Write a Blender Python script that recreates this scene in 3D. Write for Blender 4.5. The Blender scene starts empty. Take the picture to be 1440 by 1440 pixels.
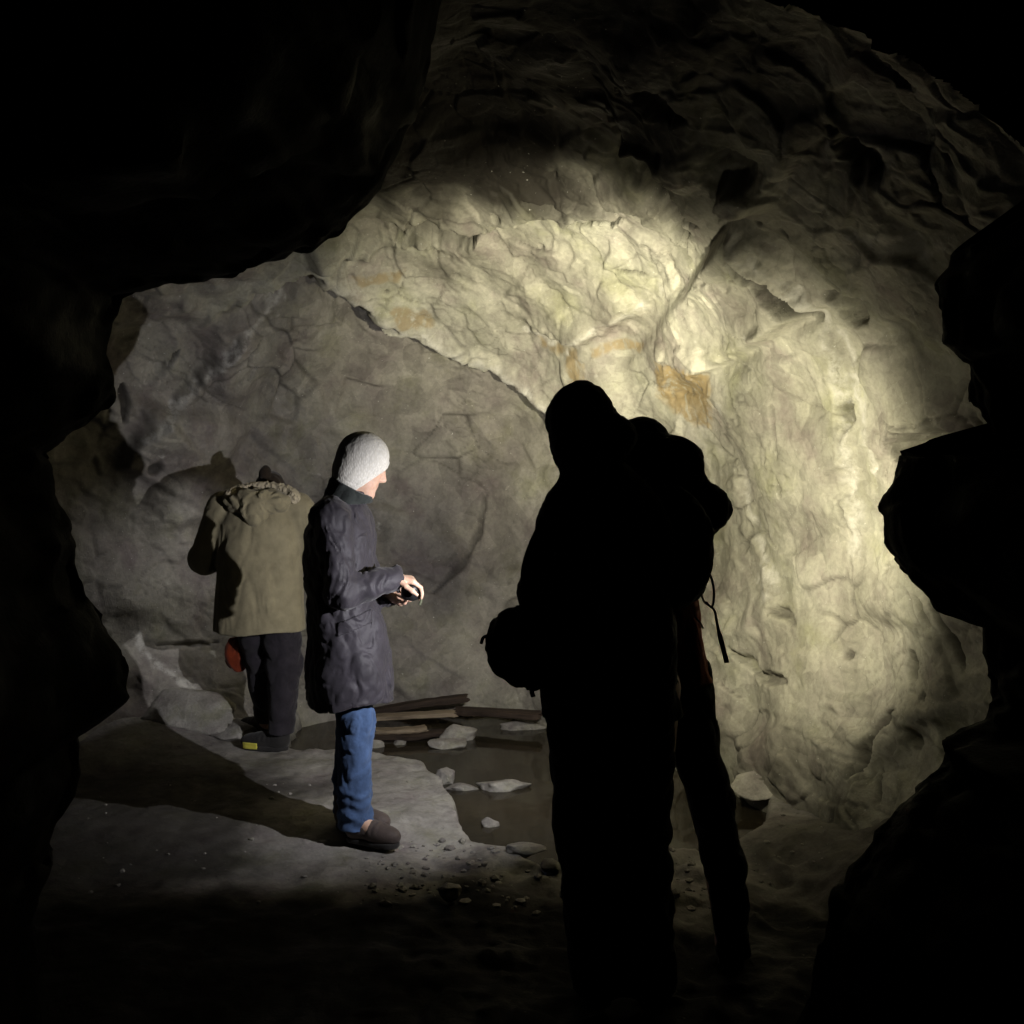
import bpy, bmesh, math, random
import numpy as np
from mathutils import Vector, Matrix
from mathutils.bvhtree import BVHTree

random.seed(7)
RNG = np.random.default_rng(7)
S = bpy.context.scene
COL = S.collection

# ------------------------------------------------------------------ camera, world, exposure
EYE, FPX, HOR = 1.67, 1544.0, 612.0          # eye height, focal length and horizon row of the photograph
cam = bpy.data.cameras.new('camera')
cam.lens = FPX / 1440 * 36
cam.sensor_width = 36
cam.shift_y = -(720 - HOR) / 1440
cam.clip_start = 0.05
cam.clip_end = 100
cam_o = bpy.data.objects.new('camera', cam)
cam_o.location = (0, 0, EYE)
cam_o.rotation_euler = (math.radians(90), 0, 0)
COL.objects.link(cam_o)
S.camera = cam_o

world = bpy.data.worlds.new('World')
S.world = world
world.use_nodes = True
world.node_tree.nodes['Background'].inputs[0].default_value = (0, 0, 0, 1)   # deep inside a mine: no daylight at all
world.node_tree.nodes['Background'].inputs[1].default_value = 0.0

S.view_settings.view_transform = 'Standard'
S.view_settings.look = 'None'
S.view_settings.exposure = 0
S.view_settings.gamma = 1
S.view_settings.use_curve_mapping = False
S.render.engine = 'CYCLES'
S.cycles.use_denoising = True
S.cycles.adaptive_threshold = 0.03
S.cycles.max_bounces = 5
S.cycles.diffuse_bounces = 1
S.cycles.sample_clamp_indirect = 3

# the hand lamps the visitors carry, then an added fill lamp: position, aim, and for each beam (watts, full angle in degrees, edge blend)
WARM_POS, WARM_AIM = (0.53, 3.90, 1.28), (1.36, 5.77, 1.42)
WARM_BEAMS = ((122.0, 114, 0.8), (10.0, 178, 1.0))
HEAD_POS, HEAD_AIM = (0.425, 3.685, 1.665), (0.24, 6.4, 2.40)
HEAD_BEAMS = ((380.0, 60, 1.0),)
COOL_POS, COOL_AIM = (0.385, 3.86, 1.185), (-1.08, 5.96, 0.58)
COOL_BEAMS = ((115.0, 104, 0.9),)
FILL_POS, FILL_AIM = (-1.42, 6.16, 1.36), (-1.95, 6.40, 0.85)  # unseen fill lamp, added to brighten the left wall
FILL_BEAMS = ((8.0, 112, 1.0),)


def at(px, py, Y):
    return np.array([(px - 720) / FPX * Y, Y, EYE - (py - HOR) / FPX * Y])


def gnd(px, py, z=0.0):
    return at(px, py, (EYE - z) * FPX / (py - HOR))


# ------------------------------------------------------------------ numpy noise
_perm = np.random.default_rng(3).permutation(256).astype(np.int32)
_perm = np.concatenate([_perm, _perm, _perm])
_g = np.random.default_rng(4).normal(size=(256, 3)).astype(np.float32)
_g /= np.linalg.norm(_g, axis=1)[:, None]
_rv = np.random.default_rng(5).random((256, 6)).astype(np.float32)


def _h(i, j, k):
    return _perm[_perm[_perm[i & 255] + (j & 255)] + (k & 255)]


def perlin(P):
    P = np.asarray(P, np.float32)
    I = np.floor(P).astype(np.int32)
    F = P - I
    U = F * F * F * (F * (F * 6 - 15) + 10)
    out = 0
    for dx in (0, 1):
        wx = U[:, 0] if dx else 1 - U[:, 0]
        for dy in (0, 1):
            wy = U[:, 1] if dy else 1 - U[:, 1]
            for dz in (0, 1):
                wz = U[:, 2] if dz else 1 - U[:, 2]
                g = _g[_h(I[:, 0] + dx, I[:, 1] + dy, I[:, 2] + dz)]
                d = g[:, 0] * (F[:, 0] - dx) + g[:, 1] * (F[:, 1] - dy) + g[:, 2] * (F[:, 2] - dz)
                out = out + wx * wy * wz * d
    return out * 1.6


def fbm(P, oct=4, lac=2.03, gain=0.5):
    a, s, o = 1.0, 1.0, 0
    P = np.asarray(P, np.float32)
    for i in range(oct):
        o = o + a * perlin(P * s + 13.7 * i)
        a *= gain
        s *= lac
    return o


def facets(P, tilt=1.0, k=26.0):
    """worley cells, each with its own offset and tilt, blended over a narrow seam: broken rock faces.
    Returns the relief and the distance to the seam"""
    P = np.asarray(P, np.float32)
    I = np.floor(P).astype(np.int32)
    n = len(P)
    num = np.zeros(n, np.float32); den = np.full(n, 1e-12, np.float32)
    d1 = np.full(n, 9, np.float32); d2 = np.full(n, 9, np.float32)
    for dx in (-1, 0, 1):
        for dy in (-1, 0, 1):
            for dz in (-1, 0, 1):
                c = I + np.array([dx, dy, dz], np.int32)
                kk = _h(c[:, 0], c[:, 1], c[:, 2])
                r = _rv[kk]
                v = P - (c + r[:, :3])
                d = np.sqrt((v * v).sum(1))
                w = np.exp(-k * (d - 0.4))
                num += w * ((r[:, 3] - 0.5) + tilt * ((v * _g[kk]).sum(1))); den += w
                d2 = np.minimum(d2, np.maximum(d, d1)); d1 = np.minimum(d1, d)
    return num / den, d2 - d1


def sstep(a, b, x):
    t = np.clip((x - a) / (b - a), 0, 1)
    return t * t * (3 - 2 * t)


# ------------------------------------------------------------------ mesh helpers
def mesh_np(name, V, F, smooth=True):
    V = np.asarray(V, np.float32)
    F = np.asarray(F, np.int32)
    me = bpy.data.meshes.new(name)
    k = F.shape[1]
    me.vertices.add(len(V))
    me.vertices.foreach_set('co', V.ravel())
    me.loops.add(F.size)
    me.loops.foreach_set('vertex_index', F.ravel())
    me.polygons.add(len(F))
    me.polygons.foreach_set('loop_start', np.arange(0, F.size, k, dtype=np.int32))
    me.polygons.foreach_set('loop_total', np.full(len(F), k, np.int32))
    me.polygons.foreach_set('use_smooth', np.full(len(F), smooth, bool))
    me.update(calc_edges=True)
    return me


def obj(name, me, mat, parent=None, loc=None, rotz=None):
    o = bpy.data.objects.new(name, me)
    COL.objects.link(o)
    if mat is not None:
        me.materials.append(mat)
    if parent is not None:
        o.parent = parent
    if loc is not None:
        o.location = loc
    if rotz is not None:
        o.rotation_euler = (0, 0, rotz)
    return o


def tag(o, label=None, cat=None, group=None, kind=None):
    if label: o['label'] = label
    if cat: o['category'] = cat
    if group: o['group'] = group
    if kind: o['kind'] = kind
    return o


def tube_np(pts, rad, n=8, flat=1.0):
    """tube along a polyline, with caps; flat squeezes it into a strap"""
    pts = np.asarray(pts, float)
    m = len(pts)
    rad = np.broadcast_to(np.asarray(rad, float), (m,))
    T = np.gradient(pts, axis=0)
    T /= np.linalg.norm(T, axis=1)[:, None] + 1e-9
    up = np.array([0.13, 0.9, 0.31])
    A = np.cross(T, up); A /= np.linalg.norm(A, axis=1)[:, None] + 1e-9
    B = np.cross(T, A)
    th = np.arange(n) * 2 * math.pi / n
    V = (pts[:, None] + rad[:, None, None] * (np.cos(th)[None, :, None] * A[:, None] + flat * np.sin(th)[None, :, None] * B[:, None])).reshape(-1, 3)
    F = []
    for i in range(m - 1):
        for j in range(n):
            F.append((i * n + j, i * n + (j + 1) % n, (i + 1) * n + (j + 1) % n, (i + 1) * n + j))
    V = np.vstack([V, pts[0], pts[-1]])
    a, b = len(V) - 2, len(V) - 1
    for j in range(n):
        F.append((a, (j + 1) % n, j, a))
        F.append((b, (m - 1) * n + j, (m - 1) * n + (j + 1) % n, b))
    me = bpy.data.meshes.new('tube')
    me.from_pydata([tuple(v) for v in V], [], [f if f[0] != f[3] else f[:3] for f in F])
    for p in me.polygons: p.use_smooth = True
    me.update()
    return me


def smooth_pts(pts, k=8):
    pts = np.asarray(pts, float)
    P = np.vstack([2 * pts[0] - pts[1], pts, 2 * pts[-1] - pts[-2]])
    out = []
    for i in range(1, len(P) - 2):
        for t in np.arange(k) / k:
            a, b, c, d = P[i - 1], P[i], P[i + 1], P[i + 2]
            out.append(0.5 * (2 * b + (c - a) * t + (2 * a - 5 * b + 4 * c - d) * t * t + (3 * b - a - 3 * c + d) * t ** 3))
    out.append(pts[-1])
    return np.array(out)


# ------------------------------------------------------------------ signed distance modelling (bodies and clothes as one continuous surface)
def cap(P, a, b, ra, rb=None):
    rb = ra if rb is None else rb
    a = np.asarray(a, np.float32); b = np.asarray(b, np.float32)
    ba = b - a
    v = P - a
    h = np.clip((v @ ba) / (ba @ ba + 1e-12), 0, 1)
    v = v - h[:, None] * ba
    return np.sqrt((v * v).sum(1)) - (ra + (rb - ra) * h)


def ell(P, c, r):
    q = P - np.asarray(c, np.float32)
    r = np.asarray(r, np.float32)
    k0 = np.sqrt(((q / r) ** 2).sum(1)) + 1e-9
    k1 = np.sqrt(((q / (r * r)) ** 2).sum(1)) + 1e-9
    return k0 * (k0 - 1) / k1


def smin(a, b, k=0.03):
    h = np.clip(0.5 + 0.5 * (b - a) / k, 0, 1)
    return b + (a - b) * h - k * h * (1 - h)


def smins(ds, k=0.03):
    o = ds[0]
    for d in ds[1:]:
        o = smin(o, d, k)
    return o


def chain(P, pts, rads, k=0.025):
    return smins([cap(P, pts[i], pts[i + 1], rads[i], rads[i + 1]) for i in range(len(pts) - 1)], k)


def loft(P, rows):
    """rows (z, cx, cy, rx, ry), sorted by rising z: stack of ellipses"""
    R = np.array(rows, np.float32)
    z = np.clip(P[:, 2], R[0, 0], R[-1, 0])
    cx, cy, rx, ry = (np.interp(z, R[:, 0], R[:, i]).astype(np.float32) for i in (1, 2, 3, 4))
    x, y = (P[:, 0] - cx), (P[:, 1] - cy)
    k0 = np.sqrt((x / rx) ** 2 + (y / ry) ** 2) + 1e-6
    k1 = np.sqrt((x / rx ** 2) ** 2 + (y / ry ** 2) ** 2) + 1e-6
    d = k0 * (k0 - 1) / k1
    dz = np.maximum(R[0, 0] - P[:, 2], P[:, 2] - R[-1, 0])
    return np.where(dz > 0, np.sqrt(np.maximum(d, 0) ** 2 + dz ** 2) * np.where(d > 0, 1, 1) + np.minimum(d, 0) * 0, np.maximum(d, dz))


def sdf_mesh(name, f, lo, hi, h, smooth=True):
    lo = np.asarray(lo, np.float32); hi = np.asarray(hi, np.float32)
    B = 12
    nb = np.ceil((hi - lo) / (h * B)).astype(int)
    n = nb * B + 1
    V = np.full(n, 1.0, np.float32)
    bi = np.stack(np.meshgrid(*[np.arange(k) for k in nb], indexing='ij'), -1).reshape(-1, 3)
    cen = lo + (bi + 0.5) * B * h
    d = f(cen.astype(np.float32))
    for b, dd in zip(bi, d):
        if dd < 0:
            s = b * B
            V[s[0]:s[0] + B + 1, s[1]:s[1] + B + 1, s[2]:s[2] + B + 1] = -1
    act = bi[np.abs(d) < h * B * 1.0 + 0.03]
    g = np.stack(np.meshgrid(*[np.arange(B + 1)] * 3, indexing='ij'), -1).reshape(-1, 3)
    for s in range(0, len(act), 60):
        bb = act[s:s + 60]
        idx = (bb[:, None] * B + g[None]).reshape(-1, 3)
        V[idx[:, 0], idx[:, 1], idx[:, 2]] = f((lo + idx * h).astype(np.float32))
    V[0] = V[-1] = 1; V[:, 0] = V[:, -1] = 1; V[:, :, 0] = V[:, :, -1] = 1
    Sg = V < 0
    c8 = [(i, j, k) for i in (0, 1) for j in (0, 1) for k in (0, 1)]
    nx, ny, nz = n
    cnt = sum(Sg[i:nx - 1 + i, j:ny - 1 + j, k:nz - 1 + k].astype(np.int8) for i, j, k in c8)
    cells = np.argwhere((cnt > 0) & (cnt < 8))
    vals = np.stack([V[cells[:, 0] + i, cells[:, 1] + j, cells[:, 2] + k] for i, j, k in c8], 1)
    pos = np.zeros((len(cells), 3), np.float32); num = np.zeros(len(cells), np.float32)
    for a in range(8):
        for b in range(a + 1, 8):
            ca, cb = np.array(c8[a]), np.array(c8[b])
            if abs(ca - cb).sum() != 1: continue
            m = (vals[:, a] < 0) != (vals[:, b] < 0)
            t = vals[:, a] / (vals[:, a] - vals[:, b] + 1e-12)
            p = ca + t[:, None] * (cb - ca)
            pos += np.where(m[:, None], p, 0); num += m
    pos = lo + (cells + pos / num[:, None]) * h
    ID = np.full((nx - 1, ny - 1, nz - 1), -1, np.int32)
    ID[cells[:, 0], cells[:, 1], cells[:, 2]] = np.arange(len(cells))
    F = []
    for ax in range(3):
        o1, o2 = [(1, 2), (2, 0), (0, 1)][ax]
        A = np.moveaxis(Sg, ax, 0)
        diff = A[:-1] != A[1:]
        e = np.argwhere(np.moveaxis(diff, 0, ax))
        e = e[(e[:, o1] > 0) & (e[:, o2] > 0)]
        s = Sg[e[:, 0], e[:, 1], e[:, 2]]
        u1 = np.zeros(3, int); u1[o1] = 1
        u2 = np.zeros(3, int); u2[o2] = 1
        q = [ID[tuple((e - u1 * a - u2 * b).T)] for a, b in ((1, 1), (0, 1), (0, 0), (1, 0))]
        q = np.stack(q, 1)
        q[~s] = q[~s][:, ::-1]
        F.append(q)
    F = np.vstack(F)
    F = F[(F >= 0).all(1)]
    return mesh_np(name, pos, F, smooth)


def sdf_obj(name, f, lo, hi, h, mat, parent=None):
    return obj(name, sdf_mesh(name, f, lo, hi, h), mat, parent)


# ------------------------------------------------------------------ materials
class NT:
    def __init__(s, name):
        s.m = bpy.data.materials.new(name); s.m.use_nodes = True
        s.t = s.m.node_tree; s.n = s.t.nodes; s.l = s.t.links
        s.b = s.n['Principled BSDF']

    def new(s, typ, **kw):
        o = s.n.new(typ)
        for k, v in kw.items():
            if isinstance(v, bpy.types.NodeSocket): s.l.new(v, o.inputs[k])
            elif k in o.inputs: o.inputs[k].default_value = v
            else: setattr(o, k, v)
        return o

    def coords(s, scale=(1, 1, 1), kind='Object'):
        tc = s.n.new('ShaderNodeTexCoord')
        mp = s.n.new('ShaderNodeMapping'); mp.inputs['Scale'].default_value = scale
        s.l.new(tc.outputs[kind], mp.inputs[0])
        return mp.outputs[0]

    def noise(s, vec, scale, detail=4, rough=0.55, dist=0.0):
        o = s.n.new('ShaderNodeTexNoise')
        s.l.new(vec, o.inputs['Vector'])
        o.inputs['Scale'].default_value = scale; o.inputs['Detail'].default_value = detail
        o.inputs['Roughness'].default_value = rough; o.inputs['Distortion'].default_value = dist
        return o

    def ramp(s, fac, stops):
        o = s.n.new('ShaderNodeValToRGB')
        e = o.color_ramp.elements
        while len(e) < len(stops): e.new(0.5)
        for k, (p, c) in enumerate(stops):
            e[k].position = p
            e[k].color = (c, c, c, 1) if isinstance(c, (int, float)) else (*c, 1)
        s.l.new(fac, o.inputs[0])
        return o.outputs[0]

    def mix(s, fac, a, b, mode='MIX'):
        o = s.n.new('ShaderNodeMix'); o.data_type = 'RGBA'; o.blend_type = mode
        for sock, v in ((o.inputs[0], fac), (o.inputs[6], a), (o.inputs[7], b)):
            if isinstance(v, bpy.types.NodeSocket): s.l.new(v, sock)
            else: sock.default_value = (*v, 1) if isinstance(v, tuple) else v
        return o.outputs[2]

    def bump(s, height, strength, dist, normal=None):
        o = s.n.new('ShaderNodeBump')
        o.inputs['Strength'].default_value = strength; o.inputs['Distance'].default_value = dist
        s.l.new(height, o.inputs['Height'])
        if normal is not None: s.l.new(normal, o.inputs['Normal'])
        return o.outputs[0]

    def done(s, color=None, rough=0.85, normal=None, spec=0.3):
        if isinstance(color, bpy.types.NodeSocket): s.l.new(color, s.b.inputs['Base Color'])
        elif color is not None: s.b.inputs['Base Color'].default_value = (*color, 1)
        if isinstance(rough, bpy.types.NodeSocket): s.l.new(rough, s.b.inputs['Roughness'])
        else: s.b.inputs['Roughness'].default_value = rough
        s.b.inputs['Specular IOR Level'].default_value = spec
        if normal is not None: s.l.new(normal, s.b.inputs['Normal'])
        return s.m


def rock_mat(name, dark, light, masks=False, scale=1.0, dirt_shade=(0.022, 0.018, 0.014), spec=0.3, speck=0.8):
    t = NT(name)
    v = t.coords()
    big = t.noise(v, 1.6 * scale, 5, 0.6, 0.4)
    col = t.mix(t.ramp(big.outputs[0], [(0.35, 0.0), (0.68, 1.0)]), dark, light)
    # mottled mineral tints: mauve, olive, rust
    n2 = t.noise(v, 3.1 * scale, 4, 0.6)
    tint = t.ramp(n2.outputs[0], [(0.30, (0.62, 0.54, 0.60)), (0.44, (0.92, 0.90, 0.90)), (0.56, (1.0, 1.0, 0.96)), (0.70, (0.82, 0.84, 0.66))])
    col = t.mix(0.75, col, tint, 'MULTIPLY')
    vs = t.coords((1, 1, 0.32))
    st = t.noise(vs, 9 * scale, 6, 0.65, 0.3)
    col = t.mix(0.55, col, t.ramp(st.outputs[0], [(0.3, 0.74), (0.52, 1.0), (0.72, 1.15)]), 'MULTIPLY')
    wv = t.n.new('ShaderNodeVectorMath'); wv.operation = 'ADD'
    wn = t.noise(v, 5 * scale, 3, 0.6)
    sc_ = t.n.new('ShaderNodeVectorMath'); sc_.operation = 'SCALE'; sc_.inputs['Scale'].default_value = 0.07 / scale
    t.l.new(wn.outputs[1], sc_.inputs[0]); t.l.new(v, wv.inputs[0]); t.l.new(sc_.outputs[0], wv.inputs[1])

    def voro(sc, feat='F1'):
        o = t.n.new('ShaderNodeTexVoronoi'); o.feature = feat
        o.inputs['Scale'].default_value = sc * scale; t.l.new(wv.outputs[0], o.inputs['Vector'])
        return o
    cells = []
    for sc, k in ((6, .35), (17, .35)):
        vo = voro(sc)
        cells.append(vo)
        sr = t.n.new('ShaderNodeSeparateColor'); t.l.new(vo.outputs['Color'], sr.inputs[0])
        col = t.mix(k, col, t.ramp(sr.outputs[0], [(0.0, 0.62), (0.5, 1.0), (1.0, 1.28)]), 'MULTIPLY')
    fine = t.noise(v, 46 * scale, 4, 0.7)
    col = t.mix(0.55, col, t.ramp(fine.outputs[0], [(0.3, 0.68), (0.55, 1.0), (0.75, 1.25)]), 'MULTIPLY')
    if masks:
        at_ = t.n.new('ShaderNodeAttribute'); at_.attribute_name = 'stain'
        sp = t.n.new('ShaderNodeSeparateColor'); t.l.new(at_.outputs[0], sp.inputs[0])
        col = t.mix(at_.outputs['Alpha'], col, t.mix(1.0, col, (0.52, 0.49, 0.54), 'MULTIPLY'))
        drip = t.noise(t.coords((1, 1, 0.16)), 26, 4, 0.6)
        dr = t.ramp(drip.outputs[0], [(0.50, 1.0), (0.63, 0.3)])
        mo = t.new('ShaderNodeMath', operation='MULTIPLY'); t.l.new(sp.outputs[0], mo.inputs[0]); t.l.new(dr, mo.inputs[1])
        col = t.mix(mo.outputs[0], col, (0.30, 0.225, 0.115))
        br = t.ramp(t.noise(v, 17, 5, 0.7).outputs[0], [(0.38, 0.0), (0.60, 1.0)])
        mp = t.new('ShaderNodeMath', operation='MULTIPLY'); t.l.new(sp.outputs[1], mp.inputs[0]); t.l.new(br, mp.inputs[1])
        col = t.mix(mp.outputs[0], col, (0.62, 0.60, 0.54))
        col = t.mix(sp.outputs[2], col, dirt_shade)
    # specks of pale crystal
    sp2 = t.noise(v, 75, 2, 0.5)
    col = t.mix(t.ramp(sp2.outputs[0], [(0.735, 0.0), (0.77, speck)]), col, (0.75, 0.73, 0.68))
    b0 = None
    for (vo, st_, di) in ((cells[1], .6, .022),):
        dt = t.n.new('ShaderNodeVectorMath'); dt.operation = 'DOT_PRODUCT'
        df = t.n.new('ShaderNodeVectorMath'); df.operation = 'SUBTRACT'; t.l.new(wv.outputs[0], df.inputs[0]); t.l.new(vo.outputs['Position'], df.inputs[1])
        cc = t.n.new('ShaderNodeVectorMath'); cc.operation = 'SUBTRACT'; t.l.new(vo.outputs['Color'], cc.inputs[0]); cc.inputs[1].default_value = (.5, .5, .5)
        t.l.new(df.outputs[0], dt.inputs[0]); t.l.new(cc.outputs[0], dt.inputs[1])
        mm = t.n.new('ShaderNodeMath'); mm.operation = 'MULTIPLY'; t.l.new(dt.outputs['Value'], mm.inputs[0]); mm.inputs[1].default_value = vo.inputs['Scale'].default_value * 0.6
        b0 = t.bump(mm.outputs[0], st_, di, b0)
    b1 = t.bump(t.noise(v, 30, 4, 0.6, 0.0).outputs[0], 0.30, 0.012, b0)
    b2 = t.bump(t.noise(v, 110, 3, 0.7).outputs[0], 0.5, 0.005, b1)
    rg = t.ramp(t.noise(v, 4, 3).outputs[0], [(0.35, 0.55), (0.6, 0.9)])
    return t.done(col, rg, b2, spec)


def cloth_mat(name, c, var=0.25, rough=0.9, weave=900, bump=0.3, spec=0.2):
    t = NT(name)
    v = t.coords()
    n = t.noise(v, 14, 5, 0.6)
    lo = tuple(x * (1 - var) for x in c); hi = tuple(min(1, x * (1 + var)) for x in c)
    col = t.mix(t.ramp(n.outputs[0], [(0.3, 0), (0.7, 1)]), lo, hi)
    b = t.bump(t.noise(v, weave, 2).outputs[0], bump, 0.0015)
    b = t.bump(t.noise(v, 45, 4, 0.6).outputs[0], 0.35, 0.006, b)
    t.b.inputs['Sheen Weight'].default_value = 0.15
    return t.done(col, rough, b, spec)


M = {}
M['wall'] = rock_mat('cave_rock', (0.34, 0.322, 0.265), (0.50, 0.485, 0.405), masks=True)
M['ground'] = rock_mat('ground_rock', (0.23, 0.215, 0.195), (0.38, 0.36, 0.335), masks=True, scale=1.3, dirt_shade=(0.010, 0.0085, 0.007), spec=0.08, speck=0.1)
M['passage'] = rock_mat('passage_rock', (0.005, 0.0046, 0.004), (0.011, 0.010, 0.009), spec=0.03, speck=0.0)  # near-black copy of the chamber rock; its lack of light is in the colour
M['pale'] = rock_mat('pale_rock', (0.32, 0.30, 0.265), (0.50, 0.475, 0.43), scale=2.0)
M['stone'] = rock_mat('grey_stone', (0.22, 0.205, 0.185), (0.40, 0.38, 0.35), scale=3.0)

t = NT('murky_water')
v = t.coords()
t.m.node_tree.nodes['Principled BSDF'].inputs['IOR'].default_value = 1.33
M['water'] = t.done(t.mix(t.ramp(t.noise(v, 1.8, 4).outputs[0], [(0.35, 0), (0.65, 1)]), (0.026, 0.022, 0.014), (0.048, 0.037, 0.021)), 0.07,
                    t.bump(t.noise(v, 5, 2).outputs[0], 0.08, 0.02), 0.5)


def wood_mat(name, a, b):
    t = NT(name)
    v = t.coords((1, 9, 9))
    n = t.noise(v, 5, 6, 0.65, 0.5)
    col = t.mix(t.ramp(n.outputs[0], [(0.3, 0), (0.7, 1)]), a, b)
    return t.done(col, 0.8, t.bump(n.outputs[0], 0.6, 0.01), 0.3)


M['wood_dark'] = wood_mat('wet_dark_wood', (0.022, 0.015, 0.011), (0.06, 0.04, 0.028))
M['wood_pale'] = wood_mat('weathered_wood', (0.16, 0.12, 0.08), (0.36, 0.29, 0.20))
M['coat_violet'] = cloth_mat('dark_quilted_coat', (0.030, 0.026, 0.034), rough=0.6, spec=0.35)
M['coat_khaki'] = cloth_mat('khaki_canvas', (0.31, 0.27, 0.17), 0.18)
M['fur'] = cloth_mat('pale_fur', (0.50, 0.43, 0.30), 0.3, weave=300, bump=0.9)
M['jeans'] = cloth_mat('blue_denim', (0.060, 0.105, 0.215), 0.4)
M['black'] = cloth_mat('black_cloth', (0.007, 0.0065, 0.0065), 0.3, spec=0.04)
M['trouser'] = cloth_mat('dark_trousers', (0.03, 0.026, 0.032), 0.3)
M['rust'] = cloth_mat('rust_red_cloth', (0.48, 0.10, 0.04), 0.25)
M['red'] = cloth_mat('red_plastic', (0.25, 0.04, 0.013), 0.3, rough=0.4, spec=0.5)
M['knit'] = cloth_mat('cream_knit', (0.80, 0.76, 0.68), 0.08, weave=500, bump=0.8)
M['hair'] = cloth_mat('dark_hair', (0.025, 0.017, 0.011), 0.3)
M['scarf'] = cloth_mat('dark_green_scarf', (0.03, 0.035, 0.033), 0.3)
M['shoe'] = cloth_mat('brown_shoe_leather', (0.085, 0.065, 0.058), 0.3, rough=0.6)
M['sole'] = cloth_mat('dark_rubber_sole', (0.03, 0.028, 0.027), 0.2)
M['yellow'] = cloth_mat('yellow_sole', (0.75, 0.68, 0.10), 0.1)
M['strap'] = cloth_mat('grey_webbing', (0.36, 0.34, 0.30), 0.2)
t = NT('cream_wool')
v = t.coords()
wv_ = t.n.new('ShaderNodeTexVoronoi'); wv_.inputs['Scale'].default_value = 150
mp_ = t.coords((1, 1, 0.5)); t.l.new(mp_, wv_.inputs['Vector'])
M['knit'] = t.done(t.mix(t.ramp(wv_.outputs['Distance'], [(0.15, 0), (0.6, 1)]), (0.85, 0.82, 0.76), (0.72, 0.69, 0.62)), 0.95, t.bump(wv_.outputs['Distance'], 0.45, 0.003), 0.1)
t = NT('skin')
v = t.coords()
t.b.inputs['Subsurface Weight'].default_value = 0.12
t.b.inputs['Subsurface Radius'].default_value = (0.012, 0.005, 0.003)
M['skin'] = t.done(t.mix(t.ramp(t.noise(v, 30, 3).outputs[0], [(0.35, 0), (0.65, 1)]), (0.62, 0.38, 0.27), (0.72, 0.48, 0.36)), 0.5,
                   t.bump(t.noise(v, 500, 2).outputs[0], 0.2, 0.0006), 0.4)
t = NT('black_plastic'); M['plastic'] = t.done((0.012, 0.012, 0.013), 0.4)
t = NT('pale_strip'); M['strip'] = t.done((0.13, 0.14, 0.09), 0.6)


def glow_mat(name, c, s):
    t = NT(name)
    t.b.inputs['Emission Color'].default_value = (*c, 1)
    t.b.inputs['Emission Strength'].default_value = s
    return t.done(c, 0.3)


M['led_warm'] = glow_mat('warm_led', (1.0, 0.90, 0.62), 4.0)
M['led_cool'] = glow_mat('white_led', (0.95, 0.97, 1.0), 4.0)

# ------------------------------------------------------------------ the chamber: one shell of rock
C0 = np.array([-0.3, 4.1])
PLAN = np.array([(1.75, 3.5), (1.55, 4.3), (1.32, 5.1), (0.98, 5.9), (0.45, 6.6), (-0.3, 7.0), (-0.95, 6.95), (-1.6, 6.55), (-2.2, 6.25),
                 (-2.65, 5.7), (-2.9, 5.0), (-2.8, 4.0), (-2.7, 3.2), (-2.4, 2.0), (-1.3, 1.2), (0, 1.0), (1.2, 1.3), (1.8, 2.4)]) - C0
pa = np.unwrap(np.arctan2(PLAN[:, 1], PLAN[:, 0])); pr = np.hypot(PLAN[:, 0], PLAN[:, 1])
PA = np.concatenate([pa - 2 * math.pi, pa, pa + 2 * math.pi]); PR = np.tile(pr, 3)
_fa = np.linspace(-2 * math.pi, 4 * math.pi, 2400)
_fr = np.interp(_fa, PA, PR)
_k = np.hanning(61); _k /= _k.sum()
_fr = np.convolve(np.pad(_fr, 30, mode='edge'), _k, 'valid')
PROF = np.array([(0.84, -0.7), (0.88, -0.3), (0.93, 0.05), (0.985, 0.6), (1.02, 1.15), (1.0, 1.65), (0.93, 2.03), (0.81, 2.40), (0.64, 2.72), (0.42, 3.00), (0.2, 3.18), (0.01, 3.25)])
PROF = smooth_pts(PROF, 12)
pl = np.concatenate([[0], np.cumsum(np.hypot(*(np.diff(PROF, axis=0) * np.array([2.4, 1])).T))]); pl /= pl[-1]


def shell(phi, s):
    ph, ss = np.meshgrid(phi, s, indexing='ij')
    R = np.interp(ph, _fa, _fr)
    rho = np.interp(ss, pl, PROF[:, 0]); z = np.interp(ss, pl, PROF[:, 1])
    # the right hand wall leans out a little more with height
    return np.stack([C0[0] + R * rho * np.cos(ph), C0[1] + R * rho * np.sin(ph), z + 0 * R], -1)


def grid_faces(n, m):
    i, j = np.meshgrid(np.arange(n - 1), np.arange(m - 1), indexing='ij')
    a = (i * m + j).ravel()
    return np.stack([a, a + 1, a + m + 1, a + m], 1)


coarse = shell(np.linspace(0, 2 * math.pi, 160), np.linspace(0, 1, 70))
bvh = BVHTree.FromPolygons([tuple(p) for p in coarse.reshape(-1, 3)], [tuple(f) for f in grid_faces(160, 70)])


def on_wall(px, py):
    d = Vector(at(px, py, 1.0) - np.array([0, 0, EYE])).normalized()
    o = Vector((0, 0, EYE)) + d * 3.05
    h = bvh.ray_cast(o, d)
    return np.array(h[0]) if h[0] is not None else np.array(o + d * 3)


def wl(*pp):
    return np.array([on_wall(*p) for p in pp])


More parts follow.
